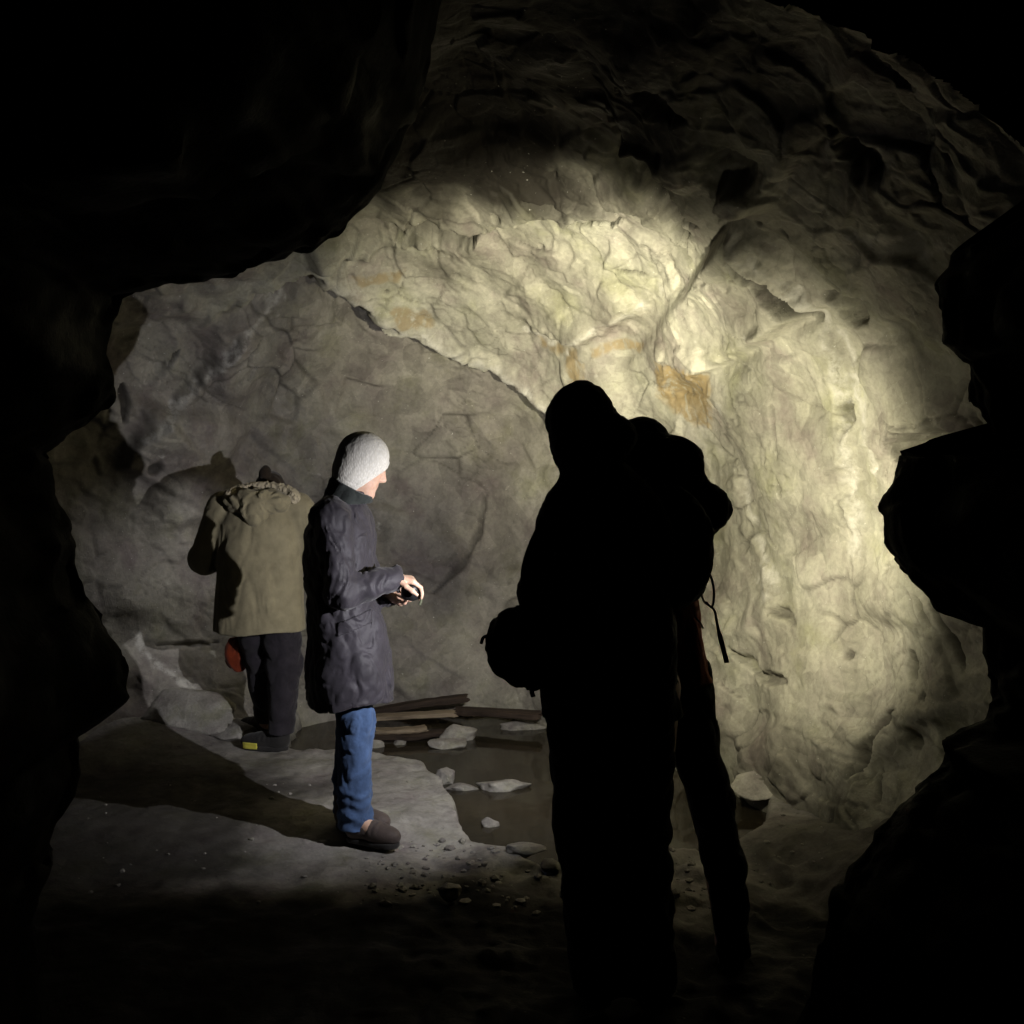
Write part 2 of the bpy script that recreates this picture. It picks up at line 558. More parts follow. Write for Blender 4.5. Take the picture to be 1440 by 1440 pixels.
N1, N2 = 1050, 480
phi = np.concatenate([np.linspace(math.radians(-90), math.radians(-38), 150)[:-1], np.linspace(math.radians(-38), math.radians(218), N1)[:-1], np.linspace(math.radians(218), math.radians(270), 150)])
sv = np.linspace(0.06, 1, N2)
G = shell(phi, sv)
du = np.gradient(G, axis=0); dv = np.gradient(G, axis=1)
NN = np.cross(du, dv); NN /= np.linalg.norm(NN, axis=2)[..., None] + 1e-9
P = G.reshape(-1, 3).astype(np.float32); NN = NN.reshape(-1, 3)
if ((P - np.array([C0[0], C0[1], 1.2])) * NN).sum() < 0: NN = -NN      # outward


def dline(P, pts):
    d = np.full(len(P), 9.0, np.float32); u = np.zeros(len(P), np.float32)
    L = 0
    seg = np.linalg.norm(np.diff(pts, axis=0), axis=1); tot = seg.sum()
    for a, b, l in zip(pts[:-1], pts[1:], seg):
        ba = (b - a).astype(np.float32); v = P - a.astype(np.float32)
        h = np.clip((v @ ba) / (ba @ ba + 1e-9), 0, 1)
        q = v - h[:, None] * ba
        dd = np.sqrt((q * q).sum(1))
        m = dd < d
        d = np.where(m, dd, d); u = np.where(m, (L + h * l) / tot, u)
        L += l
    return d, u


disp = 0.10 * fbm(P * 0.9 + 5, 3)
warp = np.stack([fbm(P * 1.7 + 31, 3), fbm(P * 1.7 + 57, 3), fbm(P * 1.7 + 83, 3)], 1) * 0.07
Pw = P + warp
lay = np.array([[0.93, 0.2, 0.3], [-0.25, 0.95, 0.15], [-0.26, -0.22, 0.94]], np.float32)   # tilted bedding
Pl = Pw @ lay
h1, e1 = facets(Pl * np.array([1.3, 1.3, 1.9]) + 3, 1.0, 24)
disp += 0.075 * h1
h2, e2 = facets(Pl * np.array([3.4, 3.4, 5.0]) + 11, 1.0, 50)
up = sstep(1.2, 2.4, P[:, 2])
am = 0.6 + 0.8 * np.clip(fbm(P * 1.1 + 17, 2) + .3, 0, 1)
disp += (0.020 + 0.016 * up) * h2 * am
h3, e3 = facets(Pl * np.array([8, 8, 12.0]) + 21, 1.0, 50)
disp += (0.008 + 0.006 * up) * h3 * am
h4, e4 = facets(Pl * np.array([19, 19, 26.0]) + 41, 1.0, 60)
disp += 0.0035 * h4 * am
disp += 0.006 * fbm(P * np.array([5, 5, 1.6]), 3)
disp += 0.0025 * fbm(P * 14, 3)
cm = sstep(0.05, 0.45, fbm(P * 1.3 + 61, 3))
seam = (1 - sstep(0.0, 0.05, e2)) * cm
seam3 = (1 - sstep(0.0, 0.07, e3)) * sstep(0.1, 0.5, fbm(P * 1.9 + 77, 3))
disp += 0.016 * seam + 0.006 * seam3

stain = np.zeros((len(P), 4), np.float32)      # red: ochre, green: pale veins and lit rims, blue: grime and painted shade, alpha: mauve-grey rock and dim recess
stain[:, 2] = np.maximum(0.55 * seam, 0.35 * seam3)
wob = fbm(P * 9 + 70, 3)


def crack(pts, w, depth, dirt_shade=0.6):
    """a cleft carved into the rock, tapering to both ends"""
    global disp
    q = wl(*pts)
    d, u = dline(P, q)
    ww = w * (0.25 + np.sin(np.pi * np.clip(u, 0.02, 0.98)) ** 0.7) * (1 + 0.7 * wob)
    m = 1 - sstep(0.35, 1.0, d / np.maximum(ww, 0.004))
    disp += min(depth, 1.6 * w) * m
    stain[:, 2] = np.maximum(stain[:, 2], dirt_shade * (1 - sstep(0.35, 0.95, d / np.maximum(ww, 0.004))))  # shade inside the cleft is put into the colour too


def pocket(px, py, r, depth, dirt_shade=0.7, sq=(1, 1, 1)):
    global disp
    c = on_wall(px, py)
    d = np.sqrt((((P - c) / np.array(sq)) ** 2).sum(1)) * (1 + 0.45 * wob)
    m = 1 - sstep(0.45, 1.0, d / r)
    disp += min(depth, 1.5 * r) * m
    stain[:, 2] = np.maximum(stain[:, 2], dirt_shade * (1 - sstep(0.4, 1.0, d / r)))  # hollow darkened in colour as well, for the shade in it


def step(pts, h, w=0.03, reach=0.6, side=1):
    """one side of a line stands proud (h > 0) with a sharp lip, fading away from it"""
    global disp
    q = wl(*pts)
    d, u = dline(P, q)
    a, b = q[0], q[-1]
    axis = (b - a) / np.linalg.norm(b - a)
    mid = (a + b) / 2
    view = np.array([mid[0], mid[1], mid[2] - EYE]); view /= np.linalg.norm(view)
    sidev = np.cross(axis, view)
    # signed side relative to the nearest point of the line
    near = a + (np.clip(u, 0, 1)[:, None]) * 0
    L = np.linalg.norm(np.diff(q, axis=0), axis=1); cu = np.concatenate([[0], np.cumsum(L)]) / L.sum()
    near = np.stack([np.interp(u, cu, q[:, i]) for i in range(3)], 1)
    sg = ((P - near) * sidev).sum(1) * side
    end = sstep(0.0, 0.12, u) * (1 - sstep(0.88, 1.0, u))
    disp -= h * sstep(-max(w, .3 * h), max(w, .3 * h), sg + 0.02 * wob) * np.exp(-np.maximum(d, 0) / reach) * end


# alcove on the left under the diagonal lip
edge = wl((250, 470), (340, 430), (440, 392), (500, 430), (560, 474), (640, 507), (720, 540), (790, 580), (860, 680), (900, 800))
eph = np.arctan2(edge[:, 1] - C0[1], edge[:, 0] - C0[0]); o_ = np.argsort(eph)
pph = np.arctan2(P[:, 1] - C0[1], P[:, 0] - C0[0])
ze = np.interp(pph, eph[o_], edge[o_, 2])
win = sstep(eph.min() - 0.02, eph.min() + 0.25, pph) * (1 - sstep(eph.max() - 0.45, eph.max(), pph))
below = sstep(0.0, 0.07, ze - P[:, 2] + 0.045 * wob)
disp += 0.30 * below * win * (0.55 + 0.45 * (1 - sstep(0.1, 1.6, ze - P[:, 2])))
lip = np.exp(-((ze - P[:, 2] + 0.03) / 0.05) ** 2) * win
disp -= 0.035 * lip
stain[:, 1] = np.maximum(stain[:, 1], 0.8 * np.exp(-((ze - P[:, 2] + 0.02 + 0.03 * wob) / 0.035) ** 2) * win)  # bright rim of the lip put into the colour

stain[:, 3] = 0.85 * sstep(-0.05, 0.12, ze - P[:, 2] + 0.12 * wob) * sstep(eph.min() - 0.02, eph.min() + 0.2, pph) + 0.7 * sstep(-1.5, -2.0, P[:, 0] + 0.3 * wob)  # recess and left wall toned down in colour, in place of dimmer light
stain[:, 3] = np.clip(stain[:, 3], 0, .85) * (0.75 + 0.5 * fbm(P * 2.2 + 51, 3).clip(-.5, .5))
# ledges and clefts of the lit wall
step([(735, 465), (800, 472), (850, 462), (905, 432)], 0.10, 0.02, 0.22, 1)
step([(1035, 295), (1095, 350), (1160, 440)], 0.17, 0.018, 0.8, -1)
step([(1160, 440), (1185, 540), (1197, 640), (1200, 760)], 0.06, 0.02, 0.25, -1)
step([(870, 185), (960, 215), (1030, 240), (1090, 290)], 0.12, 0.02, 0.3, 1)
step([(620, 345), (700, 320), (790, 290)], 0.12, 0.02, 0.25, 1)
step([(430, 385), (520, 372), (620, 345)], 0.10, 0.02, 0.25, 1)
step([(930, 500), (975, 506), (1015, 512)], 0.05, 0.012, 0.10, 1)
step([(200, 560), (240, 575), (300, 520), (360, 470)], 0.10, 0.03, 0.25, -1)
step([(160, 660), (190, 610), (240, 575)], 0.10, 0.03, 0.3, -1)
step([(1040, 640), (1075, 760), (1100, 850), (1105, 900)], 0.05, 0.03, 0.16, -1)
crack([(900, 215), (915, 240), (930, 280), (950, 325), (960, 350)], 0.075, 0.16, 0.95)
crack([(868, 185), (880, 215)], 0.05, 0.2, 0.9)
pocket(912, 238, 0.085, 0.11, 1.0, (.8, 1, 1.3))
pocket(942, 288, 0.085, 0.11, 1.0, (.8, 1, 1.4))
crack([(950, 300), (985, 312)], 0.04, 0.2, 0.8)
crack([(800, 318), (835, 310), (870, 312)], 0.05, 0.15, 0.7)
crack([(740, 275), (790, 296)], 0.035, 0.12, 0.7)
pocket(612, 342, 0.14, 0.20, 0.7, (1.6, 1, 0.8))
pocket(1050, 215, 0.10, 0.08, 0.5, (1.5, 1, 0.9))
pocket(1215, 215, 0.11, 0.08, 0.5, (1.5, 1, 0.8))
pocket(930, 130, 0.12, 0.08, 0.5, (1.8, 1, 0.8))
crack([(1020, 255), (1018, 290), (1012, 305)], 0.035, 0.10, 0.6)
crack([(1040, 315), (1075, 355), (1115, 400), (1155, 445)], 0.045, 0.12, 0.8)
pocket(1192, 437, 0.085, 0.12, 0.55, (0.8, 1, 1.3))
crack([(1195, 560), (1193, 590), (1192, 605)], 0.028, 0.10, 0.6)
crack([(1105, 560), (1115, 640)], 0.015, 0.05, 0.4)
crack([(1113, 670), (1116, 700)], 0.014, 0.05, 0.5)
crack([(1190, 700), (1195, 760)], 0.014, 0.05, 0.5)
crack([(1195, 780), (1192, 850)], 0.010, 0.04, 0.5)
pocket(1267, 935, 0.050, 0.16, 0.95, (0.75, 1, 1.5))
crack([(1247, 1000), (1225, 1025), (1207, 1060), (1200, 1095)], 0.034, 0.12, 0.75)
crack([(1222, 1080), (1228, 1130)], 0.014, 0.05, 0.6)
crack([(1315, 850), (1330, 890), (1347, 940)], 0.026, 0.12, 0.85)
crack([(1246, 860), (1250, 905)], 0.02, 0.07, 0.6)
crack([(1295, 840), (1310, 880)], 0.018, 0.06, 0.6)
crack([(1090, 860), (1110, 862), (1125, 878)], 0.030, 0.06, 0.5)
crack([(1100, 850), (1105, 868)], 0.014, 0.05, 0.5)
crack([(1030, 915), (1070, 950), (1115, 960)], 0.035, 0.07, 0.35)
pocket(1265, 1040, 0.05, 0.06, 0.4)
pocket(1310, 655, 0.20, 0.35, 0.5, (1, 1.5, 0.9))
pocket(1385, 560, 0.06, 0.15, 0.8)
crack([(540, 465), (560, 470)], 0.05, 0.12, 0.7)
crack([(240, 520), (255, 500)], 0.02, 0.08, 0.8)
crack([(170, 590), (175, 545)], 0.03, 0.12, 0.9)
crack([(605, 830), (640, 790), (660, 745), (668, 700)], 0.020, 0.05, 0.5)
crack([(225, 905), (300, 903), (312, 900)], 0.018, 0.05, 0.5)
for px, py, r in ((640, 397, .022), (545, 420, .02), (700, 300, .03), (1005, 330, .02), (985, 380, .014), (975, 435, .014), (1250, 800, .02), (1165, 415, .03),
                  (1185, 920, .02), (1110, 320, .02), (1080, 300, .02), (975, 345, .018), (760, 350, .02), (1270, 880, .02), (1300, 980, .02), (210, 655, .05)):
    pocket(px, py, r, 0.05, 0.75)
# twig-like dark roots on the wall
crack([(865, 378), (905, 390)], 0.012, 0.02, 0.7)
crack([(910, 355), (912, 372)], 0.010, 0.03, 0.7)


def patch(pts_px, ch, val, soft=0.05):
    """a mineral stain with its own outline, a polygon laid on the rock"""
    c = wl(*pts_px)
    cen = c.mean(0)
    n = np.array([cen[0], cen[1], cen[2] - EYE]); n /= np.linalg.norm(n)
    ex = np.cross(n, [0, 0, 1]); ex /= np.linalg.norm(ex); ey = np.cross(ex, n)
    Q = np.stack([(P - cen) @ ex, (P - cen) @ ey], 1); K = np.stack([(c - cen) @ ex, (c - cen) @ ey], 1)
    near = np.abs(Q).max(1) < np.abs(K).max() + 0.2
    ins = np.zeros(len(P), bool); dmin = np.full(len(P), 9.0)
    for a, b in zip(K, np.roll(K, -1, 0)):
        cond = ((a[1] > Q[:, 1]) != (b[1] > Q[:, 1])) & (Q[:, 0] < (b[0] - a[0]) * (Q[:, 1] - a[1]) / (b[1] - a[1] + 1e-9) + a[0])
        ins ^= cond
        ba = b - a; v = Q - a
        h = np.clip((v @ ba) / (ba @ ba + 1e-9), 0, 1)
        dmin = np.minimum(dmin, np.hypot(*(v - h[:, None] * ba).T))
    sd = np.where(ins, dmin, -dmin) + 0.025 * wob
    m = sstep(-soft * 0.3, soft, sd) * near * (np.linalg.norm(P - cen, axis=1) < 1.2)
    stain[:, ch] = np.maximum(stain[:, ch], val * m)


patch([(928, 500), (975, 503), (1017, 512), (1020, 560), (1012, 605), (985, 600), (950, 580), (932, 545)], 0, 0.95, 0.025)
patch([(755, 475), (825, 480), (840, 520), (820, 530), (800, 495), (760, 490)], 0, 0.8, 0.02)
patch([(840, 478), (905, 485), (900, 495), (845, 490)], 0, 0.75, 0.015)
patch([(805, 495), (838, 495), (836, 520), (812, 522)], 0, 0.7, 0.015)
patch([(548, 438), (600, 440), (610, 465), (560, 475)], 0, 0.7, 0.02)
patch([(500, 398), (570, 392), (560, 408), (510, 408)], 0, 0.7, 0.02)
patch([(860, 562), (880, 568), (884, 590), (866, 588)], 0, 0.6, 0.02)
patch([(1075, 790), (1105, 790), (1100, 845), (1085, 850)], 1, 0.9, 0.05)
patch([(940, 560), (1000, 570), (1030, 700), (960, 690)], 1, 0.35, 0.08)
for ln in ([(1160, 440), (1185, 540), (1197, 640), (1200, 780)], [(1050, 310), (1160, 440)], [(740, 468), (800, 474), (900, 435)], [(1200, 330), (1290, 330)],
           [(200, 890), (205, 915), (250, 955), (300, 985), (330, 1010)], [(1180, 470), (1215, 600), (1230, 660)], [(1030, 560), (1060, 690), (1085, 800)],
           [(190, 610), (240, 575), (330, 500), (400, 440)], [(1330, 340), (1300, 360)], [(560, 480), (640, 512)]):
    d, u = dline(P, wl(*ln))
    stain[:, 1] = np.maximum(stain[:, 1], 0.85 * (1 - sstep(0.005, 0.034, d * (1 + 0.9 * wob))))  # veins, plus lit ledge rims put in as pale colour
# roof darkened in colour where the lamp light fades out, and a darker wall foot
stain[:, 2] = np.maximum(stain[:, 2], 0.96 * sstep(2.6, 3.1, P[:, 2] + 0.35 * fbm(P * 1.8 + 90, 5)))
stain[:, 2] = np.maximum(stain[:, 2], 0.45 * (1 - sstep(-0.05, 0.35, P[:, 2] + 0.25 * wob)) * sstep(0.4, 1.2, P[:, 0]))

V = P + NN * disp[:, None]
F = grid_faces(len(phi), N2)
keep = V[F].mean(1)[:, 1] > 2.95
F = F[keep]
if np.cross(V[F[:, 1]] - V[F[:, 0]], V[F[:, 2]] - V[F[:, 0]]).mean(0)[1] > 0: F = F[:, ::-1]
used = np.unique(F); remap = np.full(len(V), -1); remap[used] = np.arange(len(used))
me = mesh_np('cave_wall', V[used], remap[F])
ca = me.color_attributes.new('stain', 'FLOAT_COLOR', 'POINT')
ca.data.foreach_set('color', stain[used].ravel())
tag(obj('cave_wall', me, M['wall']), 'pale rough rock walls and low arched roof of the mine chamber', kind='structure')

# ------------------------------------------------------------------ the ground
POOL = np.array([gnd(400, 1050)[:2], gnd(440, 1056)[:2], gnd(480, 1052)[:2], gnd(560, 1062)[:2], gnd(600, 1074)[:2], gnd(622, 1100)[:2], gnd(640, 1130)[:2],
                 gnd(655, 1163)[:2], gnd(668, 1172)[:2], gnd(700, 1176)[:2], gnd(735, 1190)[:2], gnd(765, 1208)[:2], gnd(795, 1206)[:2],
                 (0.45, 4.5), (0.75, 4.45), (1.05, 4.7), (1.3, 5.4), (1.0, 6.6), (0.2, 7.6), (-1.2, 7.6), gnd(410, 1008)[:2]])


def poly_sd(Q, K):
    ins = np.zeros(len(Q), bool); dmin = np.full(len(Q), 9.0)
    for a, b in zip(K, np.roll(K, -1, 0)):
        cond = ((a[1] > Q[:, 1]) != (b[1] > Q[:, 1])) & (Q[:, 0] < (b[0] - a[0]) * (Q[:, 1] - a[1]) / (b[1] - a[1] + 1e-12) + a[0])
        ins ^= cond
        ba = b - a; v = Q - a
        h = np.clip((v @ ba) / (ba @ ba + 1e-9), 0, 1)
        dmin = np.minimum(dmin, np.hypot(*(v - h[:, None] * ba).T))
    return np.where(ins, -dmin, dmin)


def ground_z(Q):
    P3 = np.column_stack([Q, np.zeros(len(Q))]).astype(np.float32)
    sd = poly_sd(Q, POOL) + 0.035 * fbm(P3 * 5 + 9, 3)
    z = 0.020 * fbm(P3 * 1.5 + 2, 3) + 0.006 * fbm(P3 * 9, 3)
    rough = sstep(4.75, 4.25, Q[:, 1]) * sstep(-0.75, -0.1, Q[:, 0])
    h, _ = facets(P3 * 6 + 4, 0.7)
    z += (0.004 + 0.022 * rough) * h
    h, _ = facets(P3 * 15 + 4, 0.7)
    z += (0.002 + 0.010 * rough) * h
    z -= 0.03 * sstep(4.9, 4.2, Q[:, 1])
    z += 0.35 * sstep(1.0, 1.9, Q[:, 0] + 0.2 * fbm(P3 * 1.2, 2)) * sstep(4.9, 4.3, Q[:, 1])
    z += 0.14 * sstep(-1.5, -2.3, Q[:, 0]) * sstep(5.3, 6.3, Q[:, 1])
    return np.where(sd < 0.05, np.minimum(z, z * 0 + z - 0.34 * sstep(0.02, -0.07, sd)), z), sd


gx = np.linspace(-3.6, 2.9, 420); gy = np.concatenate([np.linspace(-3.2, 3.2, 110)[:-1], np.linspace(3.2, 7.7, 330)])
GX, GY = np.meshgrid(gx, gy, indexing='ij')
Q = np.column_stack([GX.ravel(), GY.ravel()])
gz, gsd = ground_z(Q)
F = grid_faces(len(gx), len(gy))[:, ::-1]
me = mesh_np('ground', np.column_stack([Q, gz]), F)
gs = np.zeros((len(Q), 4), np.float32)
Q3 = np.column_stack([Q, gz * 0]).astype(np.float32)
floor_shade = sstep(4.25, 3.9, Q[:, 1] + 0.25 * fbm(Q3 * 2.5, 3))  # near floor coloured almost black where the lamps do not reach
gs[:, 2] = np.maximum(floor_shade * 1.0, 0.75 * sstep(-0.02, -0.14, gz) * (gsd < 0.1))
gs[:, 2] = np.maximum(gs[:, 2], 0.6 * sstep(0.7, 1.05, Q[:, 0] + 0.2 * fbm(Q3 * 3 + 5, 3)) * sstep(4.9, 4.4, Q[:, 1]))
gs[:, 2] = np.maximum(gs[:, 2], 0.82 * sstep(-0.85, -1.35, Q[:, 0] + 0.35 * fbm(Q3 * 2.2 + 15, 4)) * sstep(5.9, 5.3, Q[:, 1]))  # left floor darkened in colour, standing in for lamp falloff
gs[:, 1] = 0.28 * sstep(0.35, 0.0, gsd) * (gsd > 0)
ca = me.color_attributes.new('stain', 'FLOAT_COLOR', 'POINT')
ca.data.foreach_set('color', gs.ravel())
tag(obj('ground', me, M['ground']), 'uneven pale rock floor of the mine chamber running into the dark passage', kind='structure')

nx = 70
wx, wy = np.meshgrid(np.linspace(-1.6, 1.7, nx), np.linspace(4.2, 7.7, nx), indexing='ij')
me = mesh_np('water', np.column_stack([wx.ravel(), wy.ravel(), np.full(nx * nx, -0.10)]), grid_faces(nx, nx)[:, ::-1])
tag(obj('water', me, M['water']), 'still brown pool of water between the rock ledge and the back wall', kind='structure')

# ------------------------------------------------------------------ the dark passage the camera stands in; its ragged mouth frames the chamber and in parts stands in for shaded wall
MOUTH = [(1440, 342, 2.6), (1395, 352, 2.6), (1340, 356, 2.6), (1335, 378, 2.6), (1313, 402, 2.6), (1315, 440, 2.6), (1323, 488, 2.6), (1350, 505, 2.6), (1372, 511, 2.62),
         (1393, 555, 2.65), (1424, 600, 2.7), (1392, 636, 2.7), (1366, 680, 2.65), (1340, 697, 2.6), (1312, 668, 2.56), (1285, 642, 2.53), (1268, 640, 2.52), (1266, 680, 2.5), (1248, 716, 2.5), (1250, 752, 2.5), (1272, 795, 2.5), (1300, 830, 2.5),  # lobe stands in for a shadowed recess of the chamber wall
         (1330, 866, 2.5), (1388, 868, 2.5), (1384, 920, 2.5), (1408, 968, 2.55), (1398, 1018, 2.6), (1330, 1046, 2.6), (1334, 1080, 2.6), (1290, 1128, 2.6), (1235, 1175, 2.65),
         (1195, 1228, 2.7), (1170, 1275, 2.7), (1150, 1420, 2.7), (1000, 1720, 2.7), (500, 1720, 2.8), (60, 1500, 2.9), (40, 1300, 3.0), (78, 1180, 3.0), (112, 1090, 3.0), (116, 1034, 3.0), (150, 1012, 3.0), (176, 985, 3.0),
         (166, 930, 3.0), (146, 875, 3.0), (118, 838, 3.0), (104, 800, 3.0), (110, 765, 3.0), (95, 728, 3.0), (76, 680, 3.0), (66, 640, 3.0), (120, 600, 3.0), (150, 556, 3.0), (152, 490, 3.0), (165, 420, 3.0), (215, 403, 2.95),  # left bulge added to black out wall that lies in cast shadow
         (310, 388, 2.9), (400, 366, 2.9), (475, 322, 2.9), (535, 262, 2.88), (585, 170, 2.86), (610, 50, 2.84), (630, -80, 2.8), (860, -160, 2.75), (1100, -190, 2.7), (1380, -140, 2.65), (1560, 60, 2.6), (1540, 300, 2.6)]
mo = np.array([at(*m) for m in MOUTH])
mo = np.vstack([mo, mo[:1]])
cum = np.concatenate([[0], np.cumsum(np.linalg.norm(np.diff(mo, axis=0), axis=1))])
NM = 900
uu = np.linspace(0, cum[-1], NM, endpoint=False)
mo = np.stack([np.interp(uu, cum, mo[:, i]) for i in range(3)], 1)
cen = np.array([0.0, 0, 1.4])
rings = []
for yb, sc in ((-3.2, 1.35), (-2.0, 1.5), (-1.0, 1.45), (0.0, 1.35), (0.8, 1.25), (1.4, 1.2), (1.9, 1.12), (2.3, 1.05)):
    r = mo.copy(); r[:, 1] = yb + (mo[:, 1] - 2.7) * max(0, yb) / 2.7
    r[:, 0] = r[:, 0] * sc; r[:, 2] = 1.4 + (r[:, 2] - 1.4) * sc
    rings.append(r)
for dy, sc in ((-0.12, 1.012), (0.0, 1.0), (0.05, 1.015), (0.12, 1.06), (0.2, 1.2), (0.28, 1.5), (0.33, 2.0), (0.36, 3.0)):
    r = mo.copy(); r[:, 1] += dy
    r[:, 0] = r[:, 0] * sc; r[:, 2] = 1.4 + (r[:, 2] - 1.4) * sc
    rings.append(r)
# densify along the passage
RR = np.array(rings); n0 = len(RR)
tt = np.linspace(0, n0 - 1, 90); i0 = np.clip(tt.astype(int), 0, n0 - 2); f0 = (tt - i0)[:, None, None]
RR = RR[i0] * (1 - f0) + RR[i0 + 1] * f0
Vp = RR.reshape(-1, 3)
rad = Vp - np.column_stack([np.zeros(len(Vp)), Vp[:, 1], np.full(len(Vp), 1.4)])
rad /= np.linalg.norm(rad, axis=1)[:, None]
hf, _ = facets(Vp * 2.6 + 7, 0.9)
hg, _ = facets(Vp * 8 + 5, 0.9, 40)
dm = np.abs(tt - (n0 - 7))[:, None].repeat(NM, 1).ravel()
amp = 0.25 + 0.75 * sstep(0.5, 3, dm)
Vp = Vp + rad * ((0.10 * hf + 0.06 * fbm(Vp * 1.3, 3)) * amp + 0.022 * hg + 0.010 * fbm(Vp * 14, 3))[:, None]
m_ = 90
Fi, Fj = np.meshgrid(np.arange(m_ - 1), np.arange(NM), indexing='ij')
F = np.stack([Fi * NM + Fj, Fi * NM + (Fj + 1) % NM, (Fi + 1) * NM + (Fj + 1) % NM, (Fi + 1) * NM + Fj], -1).reshape(-1, 4)
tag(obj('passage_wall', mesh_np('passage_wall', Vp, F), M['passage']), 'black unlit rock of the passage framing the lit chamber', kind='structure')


# ------------------------------------------------------------------ rocks, rubble and planks
def rock_mesh(name, size, seed, sub=4, rough=1.0):
    bm = bmesh.new()
    bmesh.ops.create_icosphere(bm, subdivisions=sub, radius=1)
    V = np.array([v.co[:] for v in bm.verts])
    r = np.random.default_rng(seed)
    for _ in range(26):
        n = r.normal(size=3); n /= np.linalg.norm(n); k = 0.50 + 0.38 * r.random()
        s = V @ n
        V = V - np.maximum(0, s - k)[:, None] * n * 0.96
    V = V * (1 + rough * 0.10 * fbm(V * 1.6 + seed, 4)[:, None])
    V = V * np.array(size)
    for v, c in zip(bm.verts, V): v.co = c
    me = bpy.data.meshes.new(name); bm.to_mesh(me); bm.free()
    for p in me.polygons: p.use_smooth = sub >= 4
    return me


def rock(px, py, z0, size, seed, mat, label, rot=0.0, cat='rock', name='rock', rough=1.0):
    g = gnd(px, py, z0)
    o = obj(name, rock_mesh(name, size, seed, rough=rough), mat, None, (g[0], g[1], z0 + size[2] * 0.35), rot)
    return tag(o, label, cat)


rock(643, 1040, -0.10, (0.135, 0.11, 0.085), 11, M['pale'], 'white angular rock standing in the pool in front of the planks')
rock(630, 1049, -0.10, (0.16, 0.09, 0.035), 18, M['pale'], 'low cream slab lying in the water under the white angular rock', 0.1)
rock(708, 1112, -0.115, (0.175, 0.085, 0.055), 12, M['pale'], 'flat white rock breaking the water beside the left leg of the dark figure', 0.1)
rock(650, 1113, -0.115, (0.10, 0.06, 0.04), 13, M['stone'], 'small grey rock in the water left of the flat white rock')
rock(628, 1100, -0.10, (0.06, 0.06, 0.06), 14, M['stone'], 'brown stone against the pool edge of the ledge')
rock(528, 1052, -0.11, (0.075, 0.06, 0.05), 15, M['pale'], 'small pale rock in the water just behind the blue jeans')
rock(562, 1048, -0.11, (0.06, 0.04, 0.03), 19, M['stone'], 'small olive stone at the water line in front of the planks')
rock(735, 1026, -0.11, (0.20, 0.08, 0.05), 16, M['stone'], 'thin grey rock shelf at the foot of the back wall beside the bag', 0.15)
rock(445, 1004, -0.08, (0.22, 0.13, 0.10), 17, M['pale'], 'pale boulder on the far shore between the two left visitors', -0.1)
rock(255, 1022, 0.02, (0.42, 0.20, 0.16), 21, M['pale'], 'broad pale rock ledge at the foot of the left wall', -0.35)
rock(325, 1036, 0.0, (0.17, 0.13, 0.06), 22, M['stone'], 'low grey stone on the floor left of the dark boot', 0.2)
rock(690, 1168, -0.125, (0.06, 0.05, 0.05), 23, M['stone'], 'grey stone at the corner of the ledge by the water')
rock(1085, 1112, -0.02, (0.20, 0.13, 0.08), 25, M['pale'], 'pale stone beside the knee of the right dark figure', 0.3)
rock(635, 1258, 0.0, (0.055, 0.05, 0.04), 26, M['stone'], 'small mauve stone at the edge of the dark on the floor')
rock(775, 1222, -0.02, (0.06, 0.05, 0.03), 27, M['pale'], 'pale stone on the floor against the dark trouser leg')
rock(738, 1198, -0.02, (0.12, 0.07, 0.035), 28, M['pale'], 'flat pale stone on the shore at the near end of the pool', -0.4)

bm = bmesh.new()
for i in range(420):
    x = random.uniform(-0.55, 0.75); y = random.uniform(3.95, 4.6)
    if i > 260: x, y = random.uniform(-1.9, -0.2), random.uniform(4.0, 5.3)
    if i > 330: x, y = random.uniform(0.8, 1.3), random.uniform(4.2, 5.2)
    s = (0.005 + 0.017 * random.random() ** 2.5) * (1 if i <= 260 else 0.6)
    zz, sdd = ground_z(np.array([[x, y]]))
    if sdd[0] < 0.04: continue
    r = bmesh.ops.create_icosphere(bm, subdivisions=1, radius=1)
    sc = Vector((s * random.uniform(.8, 1.5), s * random.uniform(.8, 1.4), s * random.uniform(.5, .9)))
    rz = random.random() * 6
    for vv in r['verts']:
        k = random.uniform(.75, 1.15)
        c = Vector((vv.co.x * sc.x * k, vv.co.y * sc.y * k, vv.co.z * sc.z * k))
        vv.co = Matrix.Rotation(rz, 3, 'Z') @ c + Vector((x, y, zz[0] + s * 0.1))
me = bpy.data.meshes.new('rubble'); bm.to_mesh(me); bm.free()
tag(obj('rubble', me, M['stone']), 'fine loose rubble scattered over the rock floor', kind='stuff')


